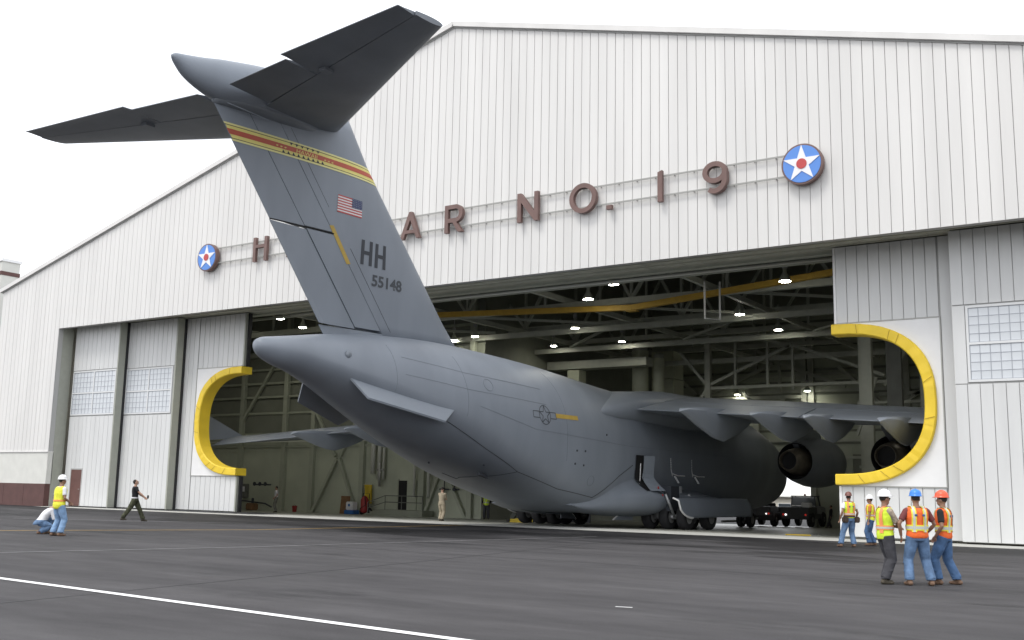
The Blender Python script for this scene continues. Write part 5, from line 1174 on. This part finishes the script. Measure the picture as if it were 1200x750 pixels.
    if g['vest']:
        z0 = 1.0-.11-g['vlong']
        bm = bmesh.new(); torso(bm, z0, 1.465, .034, 14)
        for s in (-1, 1): ell(bm, tor(1.42, 0, 0)*0+Vector((s*.125, 0, 0))+tp(1.425)[0]+Vector((0, 0, tp(1.425)[1])), (.085, .105, .06))
        V = remeshed('vest', bm, .0125, g['vest'], P, 3)
        for (z, h_, m, off) in g['bands']:
            bm = bmesh.new(); kk = 36; loft(bm, [[tor(zz, off, 2*math.pi*j/kk) for j in range(kk)] for zz in (z, z+h_)], cap=False); obj('reflective_band', bm, m, V)
        for (xo, wd, m, off) in g.get('braces', ()):
            for sx in (-1, 1):
                for sy in (-1, 1):
                    vs = []; n = 12
                    for i in range(n+1):
                        z = lerp(z0+.12, 1.475, i/n); rx, ry = interp(TORSO, z); rx = rx*g['girth']+off; ry = ry*g['girth']+off
                        for xx in (xo-wd/2, xo+wd/2):
                            xx2 = min(xx, rx*.96); y = ry*math.sqrt(max(.02, 1-(xx2/rx)**2)); s_, zz = tp(z); vs.append((sx*xx2, sy*y+s_.y, zz))
                    # over the shoulder
                    for y in (.6, .3, 0):
                        s_, zz = tp(1.478+(.6-y)*.02)
                        for xx in (xo-wd/2, xo+wd/2): vs.append((sx*xx, sy*y*.11+s_.y, zz+off*.35))
                    N = len(vs)//2; sheet('reflective_brace', vs, [(2*i, 2*i+1, 2*i+3, 2*i+2) for i in range(N-1)], m, V)
        if g.get('patch'):
            m, y_ = g['patch']; 
            for sx in (-1, 1): bm = bmesh.new(); q = tor(1.33, .050, math.pi/2*y_+.30*sx); ell(bm, q, (.028, .008, .024)); obj('vest_patch', bm, m, V)
    return P, J, g
# yaw so that the figure faces a compass direction: 0 = into the hangar; +90deg = to the left (-X)
VS = lambda a, b, c: ((.1, a, b, .0))
ob = [(1.04, .105, 'stripe_yellow', .047), (1.065, .055, 'silver', .050)]
br = [(.105, .085, 'stripe_yellow', .047), (.105, .040, 'silver', .050)]
lb = [(1.045, .085, 'stripe_orange', .047), (1.065, .040, 'silver', .050)]
lbr = [(.105, .075, 'stripe_orange', .047)]
# group of three at the right: camera looks along about 34 degrees left of +Y
person((-5.66, -19.25, 0), R(34-80), 'man in white hard hat and lime vest, arms folded, left of three', scale=1.0, hat='helmet_white', top='print_cloth', sleeve=.9, vest='lime', bands=lb, braces=lbr, trousers='charcoal', boots='boot_dark', skin='skin_dark', glasses=True, vlong=.03,
       hL=(.02, .26, 1.10), hR=(-.02, .29, 1.12), eL=(-.7, .1, -.7), eR=(.7, .1, -.7), fL=(-.12, .06), fR=(.12, -.08))
person((-5.08, -19.13, 0), R(34), 'man in blue hard hat, orange vest and blue jeans seen from behind', scale=1.01, hat='helmet_blue', top='maroon_cloth', sleeve=.75, vest='orange', bands=ob, braces=br, patch=('jeans_deep', -1), trousers='jeans', boots='boot', skin='skin_dark', girth=1.07,
       hL=(-.30, .04, .93), hR=(.24, .16, .98), eL=(-.9, -.5, 0), eR=(.9, -.6, 0), fL=(-.20, -.02), fR=(.22, -.03), turn=R(-8))
person((-4.72, -18.50, 0), R(34+52), 'man in orange hard hat, black shirt, orange vest and jeans', scale=1.0, hat='helmet_orange', top='black_cloth', sleeve=.75, vest='orange', bands=ob, braces=br, patch=('jeans_deep', -1), trousers='jeans_deep', boots='boot', skin='skin_dark', hem=.06,
       hL=(-.22, .10, .93), hR=(.24, .02, .90), eL=(-.6, -.9, 0), fL=(-.16, .12), fR=(.15, -.16))
# two beside the right door leaf
P, J, g = person((-10.62, -4.66, 0), R(34+12), 'man with brown hard hat and tool belt standing below the yellow C', scale=1.0, hat='helmet_brown', top='white_cloth', sleeve=.6, vest='lime', bands=lb, braces=lbr, patch=('jeans_deep', -1), trousers='jeans', boots='boot', skin='skin_dark', vlong=-.06,
       hL=(-.33, .02, .92), hR=(.30, .1, .92), fL=(-.34, .04), fR=(.10, -.05), turn=R(-20))
for x in (-.20, .22): bevbox('tool_pouch', 'leather', P, x-.09, x+.09, -.17, .02, .80, 1.0, off=.03)
bm = bmesh.new(); loft(bm, [[(.20*math.cos(a), .16*math.sin(a), z) for a in [2*math.pi*i/20 for i in range(20)]] for z in (.98, 1.04)], cap=False); obj('tool_belt', bm, 'leather', P)
person((-10.40, -2.9, 0), R(34+70), 'shorter man in white hard hat and lime vest with orange sleeves', scale=.95, hat='helmet_white', top='orange_cloth', sleeve=.7, vest='lime_yellow', bands=lb, braces=lbr, trousers='jeans_deep', boots='boot', skin='skin_dark',
       hL=(-.24, .08, .84), hR=(.25, -.02, .82), fL=(-.10, .08), fR=(.11, -.08))
# left of the picture
person((-30.05, -21.3, 0), R(34-38), 'man in white hard hat, long lime yellow vest and pale jeans', scale=1.02, hat='helmet_white', top='white_cloth', sleeve=.7, vest='lime_yellow', bands=[(1.03, .05, 'stripe_orange', .047)], trousers='jeans_light', boots='boot', skin='skin_dark', vlong=.09, lean=.05, girth=1.1,
       hL=(-.22, .2, 1.0), hR=(.22, .22, 1.0), fL=(-.15, -.02), fR=(.15, .05), turn=R(-15))
person((-31.48, -21.0, 0), R(34-60), 'crouching man in white long sleeved shirt behind the lime yellow vest', scale=1.0, hat=None, top='white_cloth', sleeve=1.8, trousers='jeans', boots='boot', drop=.56, lean=.62, girth=1.35,
       hL=(-.16, .60, .45), hR=(.16, .62, .42), fL=(-.14, .24), fR=(.14, .04), kpL=(-.2, 1), kpR=(.3, 1), nod=R(-35), hem=.12)
P, J, g = person((-38.55, -12.2, 0), R(34-78), 'airman in black T-shirt and camouflage trousers striding right while looking up', scale=1.02, hair=True, top='black_cloth', sleeve=.7, trousers='camo', boots='boot_dark', belt='white_cloth', nod=R(28), lean=-.04,
       fL=(-.09, .40, .02), fR=(.10, -.42, .06), hL=(-.22, .34, 1.02), hR=(.22, .44, 1.00), eL=(-.3, -.8, -.6), eR=(.4, -.8, -.6))
bevbox('radio', 'black', P, .16, .24, .50, .56, .98, 1.12, off=.01)
person((-35.6, 5.3, fz(5.3)), R(34-30), 'man in tan uniform with folded arms on the pale floor under the tail', scale=1.03, top='tan_cloth', sleeve=.9, trousers='tan_cloth', boots='boot_dark', hL=(.05, .27, 1.12), hR=(-.03, .28, 1.08), eL=(-.6, .1, -.7), eR=(.6, .1, -.7), nod=R(-12), fL=(-.09, .03), fR=(.09, -.05), lean=.04)
person((-54.75, 11.4, fz(11.4)), R(34+100), 'man in white T-shirt and grey camouflage trousers near the far left inner wall', scale=1.02, top='white_cloth', sleeve=.6, trousers='camo_grey', boots='boot_dark', hL=(-.24, .12, .98), hR=(.26, .05, .95))
person((-41.0, 17.2, fz(17.2)), R(34+175), 'man in white hard hat, lime vest and dark trousers by inner wall corner', scale=1.03, hat='helmet_white', top='black_cloth', sleeve=1.7, vest='lime', bands=[(1.06, .05, 'silver', .048)], braces=[(.10, .04, 'silver', .048)], trousers='charcoal', boots='boot_dark', skin='skin_dark', hL=(-.2, .15, .98), hR=(.22, .14, .98))
person((-25.9, 42.6, fz(42.6)), R(34+80), 'man in dark clothes leaning by the rear wall right of the bright doorway', scale=1.0, top='black_cloth', sleeve=1.8, trousers='charcoal', boots='boot_dark', skin='skin_dark', fL=(-.10, .3), fR=(.1, 0), lean=-.08)
# fully inside bits of the ground beside the building
